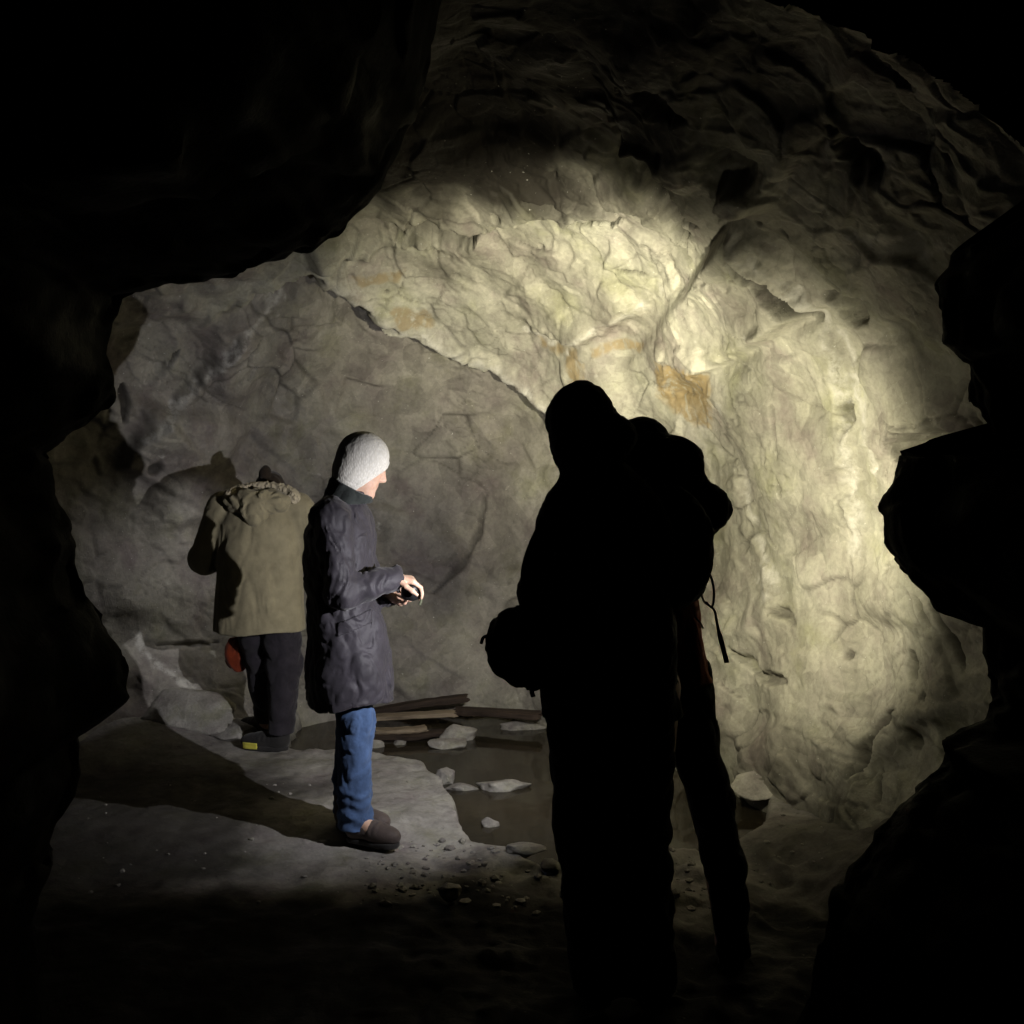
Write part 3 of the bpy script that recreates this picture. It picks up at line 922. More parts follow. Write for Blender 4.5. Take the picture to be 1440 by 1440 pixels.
def plank(a, b, w, th, mat, label, seed):
    a, b = np.array(a), np.array(b)
    L = np.linalg.norm(b - a); th_ = th
    n, m = 60, 20
    th = np.arange(m) * 2 * math.pi / m
    sq = np.stack([np.sign(np.cos(th)) * np.abs(np.cos(th)) ** .45 * w / 2, np.sign(np.sin(th)) * np.abs(np.sin(th)) ** .45 * th_ / 2], 1)
    u = np.linspace(0, 1, n)
    V = np.zeros((n, m, 3))
    V[..., 0] = (u[:, None] - .5) * L
    V[..., 1:] = sq[None]
    f = V.reshape(-1, 3)
    grain = fbm(np.column_stack([f[:, 0] * 2.5, f[:, 1] * 60, f[:, 2] * 60]) + seed * 7, 3).reshape(n, m)
    bend = fbm(np.column_stack([u * 2.2, u * 0, u * 0]) + seed * 3.3, 2)
    V[..., 1:] *= (1 + .13 * grain + .10 * fbm(np.column_stack([u * 7, u * 0, u * 0]) + seed, 2)[:, None])[..., None]
    V[..., 1] += .016 * bend[:, None]; V[..., 2] += .008 * bend[::-1][:, None]
    tear = fbm(np.column_stack([np.cos(th) * 2, np.sin(th) * 2, th * 0]) + seed * 5, 3)      # splintered ends
    for e, sg in ((0, -1), (n - 1, 1)):
        V[e, :, 0] += sg * .035 * tear
        V[e, :, 1:] *= .8
    V = np.vstack([V.reshape(-1, 3), [[-L / 2 + .01, 0, 0], [L / 2 - .01, 0, 0]]])
    F = [(i * m + j, i * m + (j + 1) % m, (i + 1) * m + (j + 1) % m, (i + 1) * m + j) for i in range(n - 1) for j in range(m)]
    F += [(n * m, (j + 1) % m, j) for j in range(m)] + [(n * m + 1, (n - 1) * m + j, (n - 1) * m + (j + 1) % m) for j in range(m)]
    me = bpy.data.meshes.new('plank'); me.from_pydata([tuple(v) for v in V], [], F); me.update()
    o = obj('plank', me, mat, None, (a + b) / 2)
    d = (b - a) / L
    o.rotation_euler = Vector(d).to_track_quat('X', 'Z').to_euler()
    return tag(o, label, 'plank', 'old timbers at the back of the pool')


plank(at(512, 1004, 6.72), at(658, 980, 6.80), 0.08, 0.045, M['wood_dark'], 'long dark timber leaning along the foot of the back wall, highest of the planks', 1)
plank(at(528, 1009, 6.52), at(640, 1003, 6.56), 0.10, 0.028, M['wood_pale'], 'weathered pale plank under the long dark timber', 2)
plank(at(526, 1029, 6.33), at(600, 1025, 6.40), 0.09, 0.028, M['wood_pale'], 'short grey plank lying on the water nearest the jeans', 3)
plank(at(522, 1037, 6.30), at(634, 1030, 6.42), 0.08, 0.035, M['wood_dark'], 'wet brown plank floating under the short grey plank', 4)
plank(at(640, 1000, 6.70), at(760, 1006, 6.55), 0.10, 0.045, M['wood_dark'], 'dark timber half hidden behind the white rock and the bag', 5)


# ------------------------------------------------------------------ people
def rotm(yaw, pitch=0, roll=0):
    return np.array(Matrix.Rotation(yaw, 3, 'Z') @ Matrix.Rotation(pitch, 3, 'Y') @ Matrix.Rotation(roll, 3, 'X'), np.float32)


def head_sdf(P, c, R, s=1.0):
    q = (P - np.asarray(c, np.float32)) @ R / s
    a = np.column_stack([q[:, 0], np.abs(q[:, 1]), q[:, 2]])
    d = smins([ell(q, (-.012, 0, .03), (.097, .077, .092)), ell(q, (.028, 0, -.035), (.066, .060, .085)), ell(q, (.045, 0, -.085), (.045, .045, .04))], .03)
    d = smin(d, ell(q, (.078, 0, -.108), (.022, .024, .018)), .02)
    d = smin(d, cap(q, (.088, 0, .010), (.108, 0, -.026), .009, .0125), .016)
    d = smin(d, cap(a, (.10, .004, -.033), (.098, .014, -.034), .008, .006), .008)
    d = smin(d, cap(a, (.086, .012, .022), (.068, .045, .020), .010, .008), .014)
    d = np.maximum(d, -ell(a, (.094, .032, .004), (.018, .017, .011)))
    d = np.minimum(d, ell(a, (.074, .031, .003), (.0135, .0135, .0125)))
    d = smin(d, cap(a, (.090, 0, -.060), (.080, .020, -.064), .007, .004), .006)
    d = smin(d, cap(a, (.088, 0, -.072), (.078, .019, -.070), .008, .004), .006)
    d = smin(d, ell(a, (-.008, .078, -.008), (.020, .009, .032)), .010)
    return d * s


def hand_prims(w, d, n, flip, curl=(0.5, 0.7, 0.5), s=1.0, spread=0.0):
    """wrist w, pointing d, palm facing n; flip picks the thumb side. Palm, four unequal fingers of three bones each, thumb"""
    w, d, n = (np.array(x, float) for x in (w, d, n))
    d /= np.linalg.norm(d); n -= d * (n @ d); n /= np.linalg.norm(n)
    e = np.cross(d, n) * flip
    out = []
    for k, off in enumerate((-.027, -.009, .009, .026)):
        out.append((w, w + (d * .085 + e * off) * s, .018 * s, .0125 * s))
    lens = ((.030, .021, .017), (.040, .026, .020), (.044, .029, .021), (.039, .025, .020))   # little finger first
    for k, off in enumerate((-.030, -.010, .010, .029)):
        p = w + (d * (.088 - (0.006 if k == 0 else 0)) + e * off) * s
        ang = 0
        for q in range(3):
            ang += curl[q] * (1.15 - 0.1 * k)
            dd = d * math.cos(ang) + n * math.sin(ang) + e * spread * off * 6
            p2 = p + dd * lens[k][q] * s
            out.append((p, p2, (.0098, .0088, .0078)[q] * s, (.0088, .0078, .0068)[q] * s))
            p = p2
    p = w + (d * .025 + e * .026) * s
    for q, (l, a) in enumerate(((.042, .75), (.032, .45), (.025, .25))):
        dd = d * math.cos(a) + e * math.sin(a) * 0.8 + n * (0.35 + .12 * q); dd /= np.linalg.norm(dd)
        out.append((p, p + dd * l * s, (.0145, .0112, .010)[q] * s, (.0112, .010, .0075)[q] * s))
        p = p + dd * l * s
    return out


def hand_sdf(P, prims):
    d = smins([cap(P, *p) for p in prims[:4]], .012)
    r = None
    for i in range(4):
        c = smins([cap(P, *p) for p in prims[4 + 3 * i:7 + 3 * i]], .004)
        r = c if r is None else np.minimum(r, c)
    d = smin(d, r, .006)
    return smin(d, smins([cap(P, *p) for p in prims[16:]], .006), .010)


def near_box(P, prims, f, pad=0.04):
    """evaluate a costly field only near its own box"""
    pts = np.array([p[0] for p in prims] + [p[1] for p in prims]); lo, hi = pts.min(0) - pad, pts.max(0) + pad
    out = np.sqrt((np.maximum(np.maximum(lo - P, P - hi), 0) ** 2).sum(1)) + 0.02
    m = ((P > lo) & (P < hi)).all(1)
    if m.any(): out[m] = f(P[m])
    return out


def shoe(parent, heel, yaw, mat, solemat, L=0.265, pitch=0.0, toe_mat=None):
    R = rotm(yaw, pitch)
    h0 = np.array(heel, np.float32)

    def f(P):
        q = (P - h0) @ R
        d = smins([ell(q, (L * .72, 0, .040), (L * .30, .047, .042)), cap(q, (.05, 0, .05), (L * .55, 0, .05), .044, .042), cap(q, (.05, 0, .06), (.045, 0, .125), .045, .048)], .03)
        d += 0.0025 * np.sin(q[:, 0] * 230) * np.exp(-((q[:, 0] - L * .5) / .05) ** 2) * (q[:, 2] > .05)
        return np.maximum(d, .018 - q[:, 2])

    def g(P):
        q = (P - h0) @ R
        o = smin(cap(q * np.array([1, 1, 0], np.float32), (.048, 0, 0), (L * .5, 0, 0), .042, .040), cap(q * np.array([1, 1, 0], np.float32), (L * .6, 0, 0), (L * .8, .0, 0), .045, .046), .02)
        return np.maximum(o, np.abs(q[:, 2] - .010) - .012)
    lo, hi = h0 - np.array([.30, .30, .1]), h0 + np.array([.32, .32, .24])
    u = sdf_obj('shoe', f, lo, hi, .006, mat, parent)
    sdf_obj('sole', g, lo, hi, .006, solemat, u)
    if toe_mat is not None:
        sdf_obj('toe_trim', lambda P: np.maximum(np.minimum(f(P), g(P)) - .004, np.maximum(np.abs(((P - h0) @ R)[:, 0] - L * .76) - .045, np.abs(((P - h0) @ R)[:, 2] - .025) - .017)), lo, hi, .005, toe_mat, u)
    return u


def person(label, loc, rotz, body, lo, hi, h=.0055):
    o = sdf_obj('person', body, lo, hi, h, M['skin'])
    o.location = loc; o.rotation_euler = (0, 0, rotz)
    return tag(o, label, 'person')


def folds(P, f1=(9, 9, 5), a1=.010, f2=(26, 26, 16), a2=.004, seed=0.0):
    n1 = perlin(P * np.array(f1, np.float32) + seed)
    n2 = perlin(P * np.array(f2, np.float32) + seed * 2 + 4 * n1[:, None])
    return a1 * (np.abs(n1) * 1.6 - .45) + a2 * n2


# ---- woman in the long dark coat, seen from her right side
wl_sh = [(-.05, .17, 1.34), (.03, .20, 1.06), (.155, .062, .985)]
wr_sh = [(-.055, -.175, 1.34), (.005, -.225, 1.045), (.19, -.11, 1.082)]
hL = hand_prims((.145, .068, .985), (.90, -.42, -.12), (.1, -.6, .75), -1, (.35, .6, .5))
hR = hand_prims((.185, -.112, 1.083), (.93, .22, -.12), (0, .15, -1), -1, (.65, .75, .45))
HW, RW = (.052, 0, 1.548), rotm(math.radians(12), math.radians(24))


def woman_body(P):
    d = head_sdf(P, HW, RW)
    d = smin(d, cap(P, (.01, 0, 1.48), (-.035, 0, 1.36), .052, .062), .03)
    d = smin(d, loft(P, [(.72, -.01, 0, .12, .16), (.95, -.02, 0, .115, .15), (1.1, -.04, 0, .10, .13), (1.3, -.05, 0, .11, .16), (1.38, -.05, 0, .07, .10)]), .04)
    for s in (wl_sh, wr_sh): d = smin(d, chain(P, s, (.05, .04, .028)), .03)
    for x, y in ((.035, -.085), (.0, .085)):
        d = smin(d, chain(P, [(-.01, y, .85), (x, y, .48), (x - .005, y, .09), (x + .1, y - .07, .045)], (.085, .055, .04, .03)), .02)
    d = smin(d, near_box(P, hL, lambda q: hand_sdf(q, hL)), .008)
    return smin(d, near_box(P, hR, lambda q: hand_sdf(q, hR)), .008)


woman = person('person in white knit hat, long dark coat and blue jeans looking down at their hands', (-.68, 4.62, 0), 0, woman_body, (-.35, -.36, 0), (.42, .36, 1.70), .005)


def coat_w(P):
    q = P
    d = loft(q, [(.545, .0, 0, .183, .20), (.64, .0, 0, .184, .205), (.76, -.006, 0, .176, .20), (.875, -.018, 0, .165, .195), (.975, -.036, 0, .150, .185), (1.0, -.038, 0, .142, .182),
                 (1.03, -.04, 0, .150, .188), (1.12, -.045, 0, .150, .195), (1.24, -.045, 0, .146, .20), (1.34, -.045, 0, .125, .185), (1.40, -.03, 0, .095, .125), (1.44, -.005, 0, .082, .095)])
    arms = np.minimum(chain(q, wr_sh, (.083, .070, .052)), chain(q, wl_sh, (.083, .068, .050)))
    d = smin(d, arms, .025)
    # puffed rings on the sleeves, soft drags on the skirt
    d = d - .012 * perlin(np.column_stack([q[:, 0] * 7 + 2, q[:, 1] * 7, q[:, 2] * 17 + q[:, 0] * 6])) * (q[:, 2] > .98)
    d = d - folds(q, (11, 9, 6), .013, (34, 34, 22), .006, 3.0)
    hem = .552 + .05 * (q[:, 0] + .1) + .012 * np.sin(q[:, 0] * 20)
    inner = loft(q, [(.4, .0, 0, .160, .176), (.76, -.006, 0, .150, .172), (.9, -.02, 0, .12, .15)])
    d = np.maximum(d, -np.maximum(inner, q[:, 2] - .9))
    d = np.maximum(d, hem - q[:, 2])
    for s, e in ((wr_sh, (.212, -.098, 1.083)), (wl_sh, (.16, .045, .99))):
        d = np.maximum(d, -np.maximum(cap(q, s[2], np.array(e) + (np.array(e) - np.array(s[2])) * 2, .034), -1))
    return d


cw = sdf_obj('coat', coat_w, (-.38, -.38, .5), (.36, .38, 1.52), .006, M['coat_violet'], woman)
sdf_obj('collar', lambda P: np.maximum(np.abs(loft(P, [(1.38, -.02, 0, .098, .118), (1.44, .0, 0, .092, .098), (1.485, .018, 0, .088, .090)]) - folds(P, (14, 14, 14), .008, (30, 30, 30), .003, 8)) - .014,
                                       np.maximum(1.385 - P[:, 2], P[:, 2] - 1.462 + .55 * P[:, 0])), (-.2, -.2, 1.3), (.2, .2, 1.6), .005, M['scarf'], woman)
sdf_obj('pocket_flap', lambda P: np.maximum(np.abs(coat_w(P)) - .008, np.maximum(np.abs(P[:, 2] - .90 - .35 * (P[:, 0] - .02)) - .028, np.maximum(np.abs(P[:, 0] - .04) - .065, P[:, 1] + .05))),
        (-.12, -.3, .8), (.2, 0, 1.0), .005, M['coat_violet'], cw)


def beanie(P):
    q = (P - np.array(HW, np.float32)) @ RW
    th = np.arctan2(q[:, 1], q[:, 0] + .01)
    d = ell(q, (-.012, 0, .030), (.111, .093, .106)) - .0005 * np.sin(th * 60) - .0012 * perlin(q * 55)
    d = smin(d, ell(q, (-.022, 0, -.035), (.094, .086, .098)) - .0010 * perlin(q * 55), .02)
    cut = np.maximum(-(q[:, 2] - (.004 + 1.55 * (q[:, 0] - .088))) * .54, -.112 - q[:, 2])
    d = d - .0035 * (1 - sstep(.016, .022, -cut))
    return np.maximum(d, cut)


sdf_obj('knit_hat', beanie, (-.15, -.2, 1.38), (.25, .2, 1.72), .0045, M['knit'], woman)


def hair_w(P):
    q = (P - np.array(HW, np.float32)) @ RW
    d = ell(q, (-.03, 0, -.03), (.085, .082, .095)) - .004 * perlin(q * np.array([60, 60, 12], np.float32))
    return np.maximum(d, q[:, 0] - .012 - .4 * (q[:, 2] + .05))


sdf_obj('hair', hair_w, (-.15, -.2, 1.38), (.2, .2, 1.66), .005, M['hair'], woman)


def jeans(P):
    d = None
    for x, y, dx in ((.035, -.085, .0), (.0, .085, -.008)):
        l = chain(P, [(-.0, y, .88), (x, y, .50), (x - .008 + dx, y, .20), (x + dx, y, .055)], (.10, .073, .068, .078))
        d = l if d is None else smin(d, l, .02)
    d = d - folds(P, (13, 13, 8), .008, (36, 36, 40), .004, 12) - .0035 * np.sin(P[:, 2] * 130 + 6 * perlin(P * 9)) * (1 - sstep(.12, .30, P[:, 2]))
    return np.maximum(np.maximum(d, .052 + .02 * P[:, 0] - P[:, 2]), -np.maximum(d + .012, P[:, 2] - .20))


sdf_obj('jeans', jeans, (-.2, -.24, .05), (.2, .24, .96), .006, M['jeans'], woman)
shoe(woman, (-.005, -.075, 0), math.radians(-24), M['shoe'], M['sole'], .25)
shoe(woman, (-.075, .08, 0), math.radians(-18), M['shoe'], M['sole'], .25)

# what she holds: small dark pouch with a pale strip hanging from it
pm = sdf_mesh('pouch', lambda P: np.maximum(ell(P, (0, 0, 0), (.042, .030, .045)), np.abs(P[:, 2]) - .036) - .004 * perlin(P * 30), (-.06, -.06, -.06), (.06, .06, .06), .004)
pouch = tag(obj('pouch', pm, M['plastic'], None, (-.68 + .262, 4.62 - .09, 1.025)), 'small dark pouch with a pale strip dangling from it held in the raised hand', 'pouch')
obj('strip', tube_np(smooth_pts([(.03, -.01, .02), (.044, -.015, .0), (.045, -.015, -.03), (.038, -.01, -.055)]), .005, 6, .25), M['strip'], pouch)

# ---- visitor in khaki parka, seen from behind, bending to the wall
k_l = [(-.20, .03, 1.275), (-.305, .03, 1.01), (-.20, .26, .985)]
k_r = [(.20, .03, 1.275), (.285, .06, 1.02), (.19, .28, 1.0)]
kL = hand_prims((-.205, .25, .985), (.55, .8, -.05), (.2, 0, -1), 1, (.5, .7, .5))
kR = hand_prims((.195, .27, 1.0), (-.5, .85, 0), (-.2, 0, -1), -1, (.5, .7, .5))
HK, RK = (.01, .20, 1.335), rotm(math.radians(90), math.radians(45))


def khaki_body(P):
    d = head_sdf(P, HK, RK)
    d = smin(d, cap(P, (.0, .15, 1.34), (0, .04, 1.26), .055, .065), .03)
    d = smin(d, loft(P, [(.70, 0, 0, .16, .11), (.95, 0, .0, .15, .11), (1.15, 0, .02, .17, .11), (1.28, 0, .03, .14, .08)]), .04)
    for s in (k_l, k_r): d = smin(d, chain(P, s, (.05, .042, .028)), .03)
    d = smin(d, chain(P, [(-.08, 0, .82), (-.02, .12, .46), (.0, .22, .09), (-.05, .30, .05)], (.09, .06, .04, .03)), .02)
    d = smin(d, chain(P, [(.09, 0, .82), (.13, .02, .46), (.12, -.02, .09), (.02, .0, .045)], (.09, .06, .04, .03)), .02)
    d = smin(d, near_box(P, kL, lambda q: hand_sdf(q, kL)), .008)
    return smin(d, near_box(P, kR, lambda q: hand_sdf(q, kR)), .008)


khaki = person('person in khaki parka with fur trimmed hood seen from behind, facing the left wall', (-1.345, 5.85, 0), 0, khaki_body, (-.42, -.2, 0), (.42, .48, 1.52), .0065)


def coat_k(P):
    d = loft(P, [(.62, .0, .0, .245, .175), (.80, 0, 0, .235, .17), (1.0, 0, .0, .225, .165), (1.2, 0, .015, .22, .155), (1.30, 0, .03, .19, .125), (1.37, 0, .06, .11, .09)])
    arms = np.minimum(chain(P, k_l, (.090, .082, .060)), chain(P, k_r, (.090, .082, .060)))
    d = smin(d, arms, .022)
    d = d - folds(P, (8, 8, 2.5), .011, (22, 22, 9), .004, 21)
    inner = loft(P, [(.4, .0, .0, .222, .152), (.8, 0, 0, .21, .145), (.9, 0, 0, .15, .10)])
    d = np.maximum(d, -np.maximum(inner, P[:, 2] - .9))
    return np.maximum(d, .632 - P[:, 2] + .02 * P[:, 0] + .006 * np.sin(P[:, 0] * 17))


ck = sdf_obj('parka', coat_k, (-.45, -.3, .58), (.45, .42, 1.46), .007, M['coat_khaki'], khaki)


def hood_k(P):
    d = smin(ell(P, (.01, -.07, 1.315), (.175, .085, .075)), ell(P, (0, -.12, 1.27), (.07, .05, .085)), .04)
    d = d - folds(P, (14, 14, 16), .016, (34, 34, 34), .006, 5)
    return d


hk = sdf_obj('hood', hood_k, (-.25, -.25, 1.12), (.25, .08, 1.45), .006, M['coat_khaki'], ck)
th = np.linspace(0.1, math.pi - .1, 40)
fp = np.stack([.175 * np.cos(th) + .02, -.06 + .06 * np.sin(th), 1.335 + .055 * np.sin(th)], 1)


def fur(P):
    d = chain(P, fp[::3], [.030] * 14, .01)
    return d - .007 * perlin(P * np.array([60, 60, 40])) - .007 * perlin(P * 130)


sdf_obj('fur_trim', fur, (-.25, -.15, 1.27), (.27, .1, 1.46), .0045, M['fur'], hk)
sdf_obj('hair', lambda P: np.minimum(np.maximum(ell((P - np.array(HK, np.float32)) @ RK, (-.018, 0, .035), (.103, .085, .098)) - .004 * perlin(P * 50), -((P - np.array(HK, np.float32)) @ RK)[:, 2] - .03 + ((P - np.array(HK, np.float32)) @ RK)[:, 0] * .6),
                                     ell(P, (-.005, .16, 1.455), (.034, .034, .050)) - .004 * perlin(P * 60)), (-.2, 0, 1.2), (.2, .4, 1.56), .006, M['hair'], khaki)


def trous_k(P):
    d = smin(chain(P, [(-.07, 0, .86), (-.02, .12, .46), (.0, .22, .10)], (.125, .092, .070)), chain(P, [(.09, 0, .86), (.13, .02, .46), (.12, -.02, .10)], (.125, .092, .070)), .02)
    return np.maximum(d - folds(P, (9, 9, 8), .012, (26, 26, 20), .004, 30), .09 - P[:, 2])


sdf_obj('trousers', trous_k, (-.28, -.2, .05), (.3, .36, 1.0), .007, M['trouser'], khaki)
shoe(khaki, (.165, -.035, 0), math.radians(168), M['sole'], M['sole'], .27, toe_mat=M['yellow'])
shoe(khaki, (.045, .24, 0), math.radians(150), M['sole'], M['sole'], .27)

rb = sdf_mesh('carrier_bag', lambda P: smin(ell(P, (0, 0, -.02), (.078, .05, .095)), cap(P, (0, 0, .05), (.01, 0, .10), .03, .012), .04) - folds(P, (22, 22, 9), .010, (50, 50, 30), .004, 2), (-.13, -.1, -.15), (.13, .1, .15), .005)
bag = tag(obj('carrier_bag', rb, M['red'], None, (-1.49, 5.98, .50)), 'red carrier bag hanging beside the dark trousers below the khaki parka', 'bag')
obj('handle', tube_np(smooth_pts([(.0, 0, .09), (.01, .02, .20), (.02, .06, .33), (-.03, .10, .47)]), .006, 6), M['red'], bag)

# ---- front dark figure with hood and shoulder bag (A), leaning together with the second one (B)
AO = np.array([.284, 3.25, 0.0])
a_l = [(-.105, .02, 1.46), (-.195, -.01, 1.20), (-.165, .12, 1.03), (-.15, .17, .96)]
a_r = [(.13, .10, 1.45), (-.03, .38, 1.37), (.04, .55, 1.35), (.086, .67, 1.32)]  # right arm held out of view, posed to shade the alcove from the torch
aL = hand_prims((-.155, .16, .975), (.1, .35, -.9), (.9, 0, .2), 1, (.35, .5, .3))
aR = hand_prims((.080, .660, 1.322), (.80, .60, -.12), (.3, -.2, -1), -1, (.25, .35, .3))
HA, RA = (-.078, .03, 1.700), rotm(math.radians(100), math.radians(14))


def a_body(P):
    d = head_sdf(P, HA, RA)
    d = smin(d, cap(P, (-.07, .01, 1.62), (-.02, .0, 1.50), .055, .065), .03)
    d = smin(d, loft(P, [(.86, .02, 0, .15, .12), (1.1, .01, 0, .14, .11), (1.4, 0, 0, .14, .11), (1.5, -.02, 0, .10, .08)]), .04)
    for s in (a_l, a_r): d = smin(d, chain(P, s, (.05, .042, .036, .028)), .03)
    for x in (-.06, .12):
        d = smin(d, chain(P, [(x, 0, .92), (x, .02, .50), (x + .01, 0, .06), (x, .12, .04)], (.095, .06, .042, .03)), .02)
    d = smin(d, near_box(P, aL, lambda q: hand_sdf(q, aL)), .008)
    return smin(d, near_box(P, aR, lambda q: hand_sdf(q, aR)), .008)


A = person('hooded person seen as a black silhouette from behind, with a round bag on the hip', tuple(AO), 0, a_body, (-.34, -.2, -.02), (.42, .95, 1.86), .0065)


def coat_a(P):
    d = loft(P, [(.83, .01, 0, .205, .19), (.95, .005, 0, .20, .185), (1.1, .0, 0, .205, .18), (1.25, 0, 0, .205, .175), (1.38, .01, 0, .195, .165), (1.48, .005, 0, .158, .14), (1.56, -.03, 0, .115, .11), (1.61, -.07, .0, .095, .10)])
    arms = np.minimum(chain(P, a_l, (.085, .075, .062, .052)), chain(P, a_r, (.085, .072, .062, .052)))
    d = smin(d, arms, .03)
    d = d - folds(P, (9, 9, 8), .014, (24, 24, 22), .006, 41)
    return np.maximum(d, .845 - P[:, 2])


ca_ = sdf_obj('jacket', coat_a, (-.36, -.3, .78), (.4, .84, 1.72), .007, M['black'], A)


def hood_a(P):
    d = smins([ell(P, (-.078, .02, 1.715), (.103, .125, .118)), ell(P, (-.07, -.01, 1.63), (.092, .10, .09)), ell(P, (-.03, -.03, 1.60), (.075, .09, .07)), ell(P, (.015, -.02, 1.665), (.07, .08, .062))], .04)
    d = d - folds(P, (12, 12, 12), .008, (60, 60, 60), .004, 50)
    q = (P - np.array(HA, np.float32)) @ RA
    return np.maximum(d, -ell(q, (.09, 0, -.01), (.09, .07, .10)))


hda = sdf_obj('hood', hood_a, (-.25, -.2, 1.48), (.12, .2, 1.88), .006, M['black'], ca_)


def trous_a(P):
    d = smin(chain(P, [(-.06, 0, .92), (-.055, .02, .50), (-.02, 0, .06)], (.135, .098, .092)), chain(P, [(.09, 0, .92), (.088, .02, .50), (.115, 0, .06)], (.125, .094, .090)), .025)
    return np.maximum(d - folds(P, (10, 10, 9), .012, (26, 26, 20), .004, 60), .035 - P[:, 2])


sdf_obj('trousers', trous_a, (-.3, -.25, 0), (.34, .25, 1.08), .007, M['black'], A)
shoe(A, (-.03, -.07, 0), math.radians(95), M['black'], M['sole'], .28)
shoe(A, (.12, -.07, 0), math.radians(80), M['black'], M['sole'], .28)

BO = AO + np.array([-.245, -.06, 1.06])
sbag = tag(obj('shoulder_bag', sdf_mesh('shoulder_bag', lambda P: smin(ell(P, (0, 0, 0), (.118, .09, .118)), ell(P, (.04, 0, -.03), (.11, .085, .095)), .03) - folds(P, (16, 16, 16), .010, (34, 34, 34), .004, 4), (-.2, -.15, -.18), (.22, .15, .2), .006),
                   M['black'], None, tuple(BO)), 'round black bag hanging at the left hip of the hooded silhouette', 'bag')
obj('strap', tube_np(smooth_pts([(.02, .02, .10), (.0, -.04, .22), (.05, -.10, .36), (.14, -.10, .46), (.21, .02, .50)]), .014, 8, .3), M['black'], sbag)
obj('zip_pull', tube_np(smooth_pts([(-.110, -.01, .03), (-.122, -.02, .025), (-.128, -.02, .008)]), .005, 6), M['black'], sbag)
obj('strap_end', tube_np(smooth_pts([(.02, -.03, -.105), (.018, -.035, -.125), (.022, -.035, -.142)]), .007, 6, .4), M['black'], sbag)

# ---- second dark figure: elbow out, rust red layer under the black jacket
BOo = np.array([.544, 3.50, 0.0])
b_r = [(.005, .0, 1.475), (.088, .02, 1.435), (.055, .18, 1.33), (.034, .25, 1.275)]
b_l = [(-.25, .04, 1.44), (-.27, .10, 1.17), (-.205, .19, 1.09), (-.20, .195, 1.092)]
bR = hand_prims((.036, .245, 1.28), (-.35, .75, -.25), (-.7, -.3, .1), 1, (.7, .9, .6))
bL = hand_prims((-.205, .19, 1.09), (.25, .9, .25), (.6, -.2, .7), 1, (.6, .8, .5))
HB, RB = (-.122, .06, 1.595), rotm(math.radians(80), math.radians(28))


def b_body(P):
    d = head_sdf(P, HB, RB)
    d = smin(d, cap(P, (-.12, .02, 1.53), (-.12, -.01, 1.42), .055, .065), .03)
    d = smin(d, loft(P, [(.80, -.07, 0, .13, .11), (1.0, -.09, 0, .12, .10), (1.3, -.11, 0, .13, .10), (1.42, -.12, 0, .10, .07)]), .04)
    for s in (b_l, b_r): d = smin(d, chain(P, s, (.05, .042, .030, .026)), .03)
    d = smin(d, chain(P, [(.0, 0, .85), (.095, .06, .50), (.145, -.04, .06), (.15, .08, .04)], (.085, .056, .042, .03)), .02)
    d = smin(d, chain(P, [(-.15, 0, .85), (-.17, .06, .48), (-.17, .02, .06), (-.17, .14, .04)], (.085, .056, .042, .03)), .02)
    d = smin(d, near_box(P, bL, lambda q: hand_sdf(q, bL)), .008)
    return smin(d, near_box(P, bR, lambda q: hand_sdf(q, bR)), .008)


Bp = person('right silhouette with raised elbow and rust red layer showing under the black jacket', tuple(BOo), 0, b_body, (-.42, -.2, -.02), (.30, .48, 1.74), .0065)


def coat_b(P):
    d = loft(P, [(1.17, -.10, 0, .165, .15), (1.26, -.10, 0, .175, .155), (1.38, -.10, 0, .175, .15), (1.46, -.10, 0, .14, .13), (1.53, -.12, .01, .10, .11)])
    arms = np.minimum(chain(P, b_r, (.092, .068, .052, .048)), chain(P, b_l, (.09, .07, .054, .05)))
    d = smin(d, smins([ell(P, (-.035, -.01, 1.555), (.10, .11, .085)), ell(P, (-.16, .0, 1.60), (.14, .12, .10)), ell(P, (-.085, .0, 1.595), (.150, .12, .078))], .04), .03)
    d = smin(d, arms, .035) - folds(P, (10, 10, 9), .010, (26, 26, 22), .004, 71)
    return np.maximum(d, 1.19 - P[:, 2])


cb = sdf_obj('jacket', coat_b, (-.45, -.28, 1.1), (.28, .42, 1.66), .007, M['black'], Bp)


def layer_b(P):
    d = loft(P, [(.88, -.07, 0, .172, .16), (.95, -.075, 0, .155, .15), (1.04, -.085, 0, .145, .14), (1.16, -.095, 0, .142, .135), (1.30, -.10, 0, .14, .12)])
    d = d - folds(P, (11, 11, 6), .010, (26, 26, 16), .004, 80)
    return np.maximum(d, .893 - P[:, 2])


sdf_obj('under_jacket', layer_b, (-.35, -.25, .84), (.2, .25, 1.36), .007, M['rust'], Bp)


def hat_b(P):
    q = (P - np.array(HB, np.float32)) @ RB
    d = ell(q, (-.012, 0, .024), (.112, .098, .108)) - .003 * perlin(P * 50)
    return np.maximum(d, -(q[:, 2] - (-.05 + .55 * q[:, 0])))


sdf_obj('knit_hat', hat_b, (-.3, -.15, 1.42), (.06, .28, 1.76), .006, M['black'], Bp)


def trous_b(P):
    d = smin(chain(P, [(-.01, 0, .88), (.03, .03, .70), (.098, .06, .50), (.135, .01, .30), (.152, -.05, .06)], (.108, .085, .070, .066, .050)), chain(P, [(-.15, 0, .88), (-.17, .06, .48), (-.17, .02, .06)], (.11, .078, .068)), .02)
    return np.maximum(d - folds(P, (12, 12, 10), .009, (30, 30, 24), .003, 90), .04 - P[:, 2])


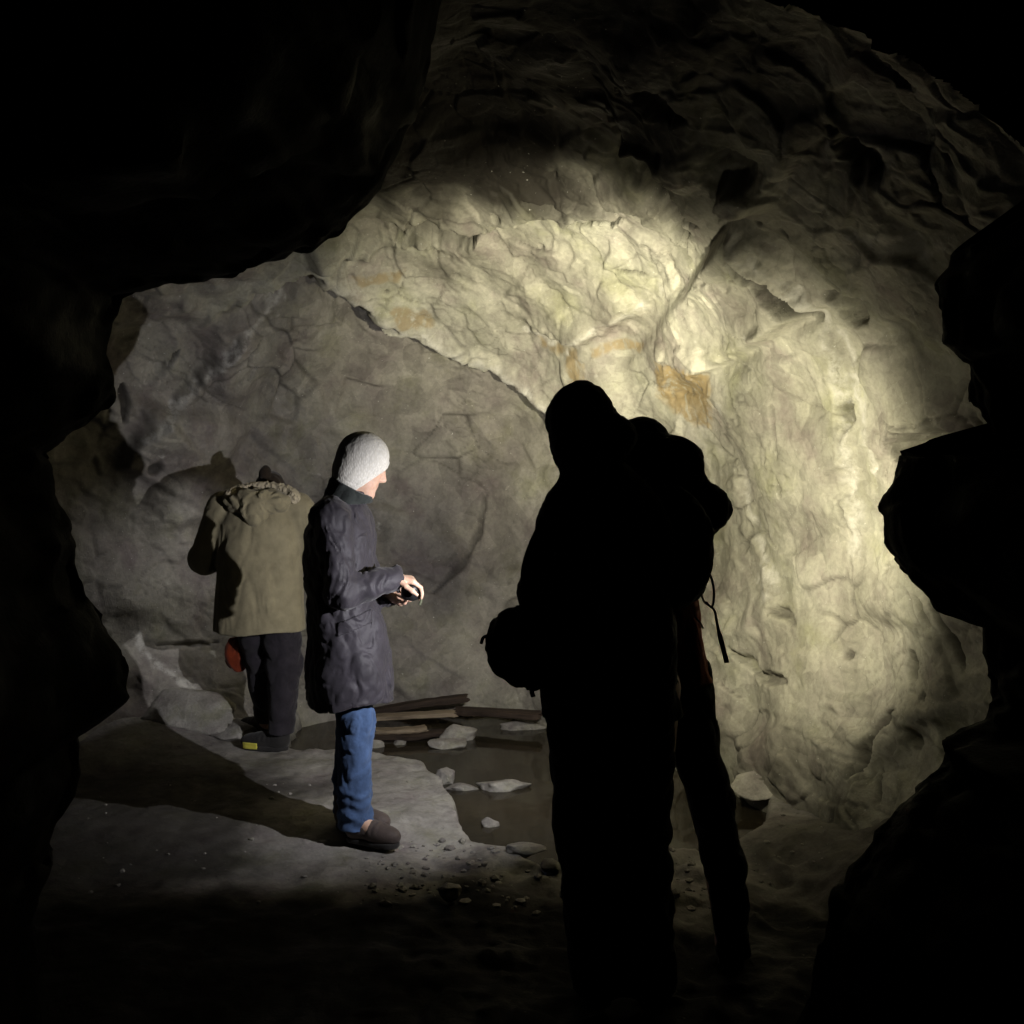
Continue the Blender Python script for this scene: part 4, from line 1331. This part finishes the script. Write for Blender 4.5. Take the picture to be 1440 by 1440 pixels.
sdf_obj('trousers', trous_b, (-.34, -.2, 0), (.3, .25, 1.02), .007, M['black'], Bp)
shoe(Bp, (.135, -.09, 0), math.radians(75), M['black'], M['sole'], .27)
shoe(Bp, (-.17, -.04, 0), math.radians(95), M['black'], M['sole'], .27)

pk = tag(obj('backpack', sdf_mesh('backpack', lambda P: smin(ell(P, (0, 0, 0), (.135, .085, .19)), ell(P, (.0, -.04, -.06), (.11, .07, .11)), .03) - folds(P, (14, 14, 12), .009, (30, 30, 30), .004, 6), (-.2, -.18, -.26), (.2, .16, .26), .007),
             M['black'], None, tuple(BOo + np.array([-.07, -.20, 1.33]))), 'black backpack with grey strap ends dangling on the right silhouette', 'backpack')
PKo = BOo + np.array([-.07, -.20, 1.33])


def pk_line(pts, Y=3.42):
    return smooth_pts([at(px, py, Y) - PKo for px, py in pts])


obj('side_buckle', sdf_mesh('side_buckle', lambda P: ell(P, (0, 0, 0), (.035, .03, .05)) - .004 * perlin(P * 40), (-.06, -.06, -.08), (.06, .06, .08), .005), M['black'], pk, tuple(at(987, 788, 3.42) - PKo))
obj('strap', tube_np(pk_line([(990, 795), (1000, 812), (1004, 835), (1001, 853), (992, 846)]), .0040, 6, .6), M['strap'], pk)
obj('strap', tube_np(pk_line([(984, 806), (985, 828), (990, 846), (999, 853)]), .0032, 6, .6), M['strap'], pk)
obj('strap', tube_np(pk_line([(999, 853), (1005, 860), (1010, 885), (1016, 908), (1022, 932)]), np.interp(np.arange(33), [0, 14, 20, 32], [.0035, .0045, .0078, .0078]), 6, .45), M['strap'], pk)
obj('strap', tube_np(pk_line([(978, 868), (985, 876), (989, 884)]), .003, 6, .6), M['strap'], pk)


# ------------------------------------------------------------------ the hand lamps that light the chamber, and one added fill lamp
def lamp(name, label, pos, aim, beams, col, rad, mat, body, lens_r):
    pos, aim = Vector(pos), Vector(aim)
    d = (aim - pos).normalized()
    bm = bmesh.new()
    body(bm)
    me = bpy.data.meshes.new(name); bm.to_mesh(me); bm.free()
    o = obj(name, me, M['plastic'], None, pos)
    o.rotation_euler = d.to_track_quat('-Z', 'Y').to_euler()
    tag(o, label, 'lamp')
    bm = bmesh.new(); bmesh.ops.create_cone(bm, cap_ends=True, segments=20, radius1=lens_r, radius2=lens_r, depth=.003)
    me = bpy.data.meshes.new('lens'); bm.to_mesh(me); bm.free()
    obj('lens', me, mat, o, (0, 0, -.0015))
    for power, size, blend in beams:
        L = bpy.data.lights.new('lamp_beam', 'SPOT')
        L.energy = power; L.color = col; L.spot_size = math.radians(size); L.spot_blend = blend; L.shadow_soft_size = rad
        lo = bpy.data.objects.new('lamp_beam', L); COL.objects.link(lo); lo.parent = o; lo.location = (0, 0, -.008)
    return o


def torch_body(bm):
    for z0, r1, r2, dep in ((.010, .017, .019, .02), (.035, .014, .017, .03), (.10, .012, .014, .10)):
        bmesh.ops.create_cone(bm, cap_ends=True, segments=20, radius1=r2, radius2=r1, depth=dep, matrix=Matrix.Translation((0, 0, z0 + .001)))


def head_body(bm):
    bmesh.ops.create_cube(bm, size=1, matrix=Matrix.Translation((0, 0, .017)) @ Matrix.Diagonal((.058, .040, .030, 1)))
    bmesh.ops.bevel(bm, geom=bm.edges[:], offset=.006, segments=2, affect='EDGES')
    n0 = len(bm.verts)
    bmesh.ops.create_cone(bm, cap_ends=True, segments=20, radius1=.017, radius2=.015, depth=.006, matrix=Matrix.Translation((0, 0, .001)))


def phone_body(bm):
    bmesh.ops.create_cube(bm, size=1, matrix=Matrix.Translation((.02, -.05, .006)) @ Matrix.Diagonal((.072, .150, .010, 1)))
    bmesh.ops.bevel(bm, geom=bm.edges[:], offset=.0035, segments=2, affect='EDGES')


lamp('hand_torch', 'small black hand torch with warm beam held by the right silhouette', WARM_POS, WARM_AIM, WARM_BEAMS, (1.0, 0.925, 0.68), .002, M['led_warm'], torch_body, .014)
lamp('headlamp', 'headlamp with warm light worn on the brow of the right silhouette', HEAD_POS, HEAD_AIM, HEAD_BEAMS, (1.0, 0.93, 0.70), .003, M['led_warm'], head_body, .012)
lamp('phone', 'phone with its white light on held by the silhouette with the bowed head', COOL_POS, COOL_AIM, COOL_BEAMS, (0.97, 0.96, 1.0), .006, M['led_cool'], phone_body, .006)
lamp('headlamp', 'small white fill lamp added out of sight behind the khaki parka, lighting the left wall', FILL_POS, FILL_AIM, FILL_BEAMS, (0.97, 0.96, 1.0), .02, M['led_cool'], head_body, .012)  # unseen lamp, added to fill the parka wearer's shadow on the wall
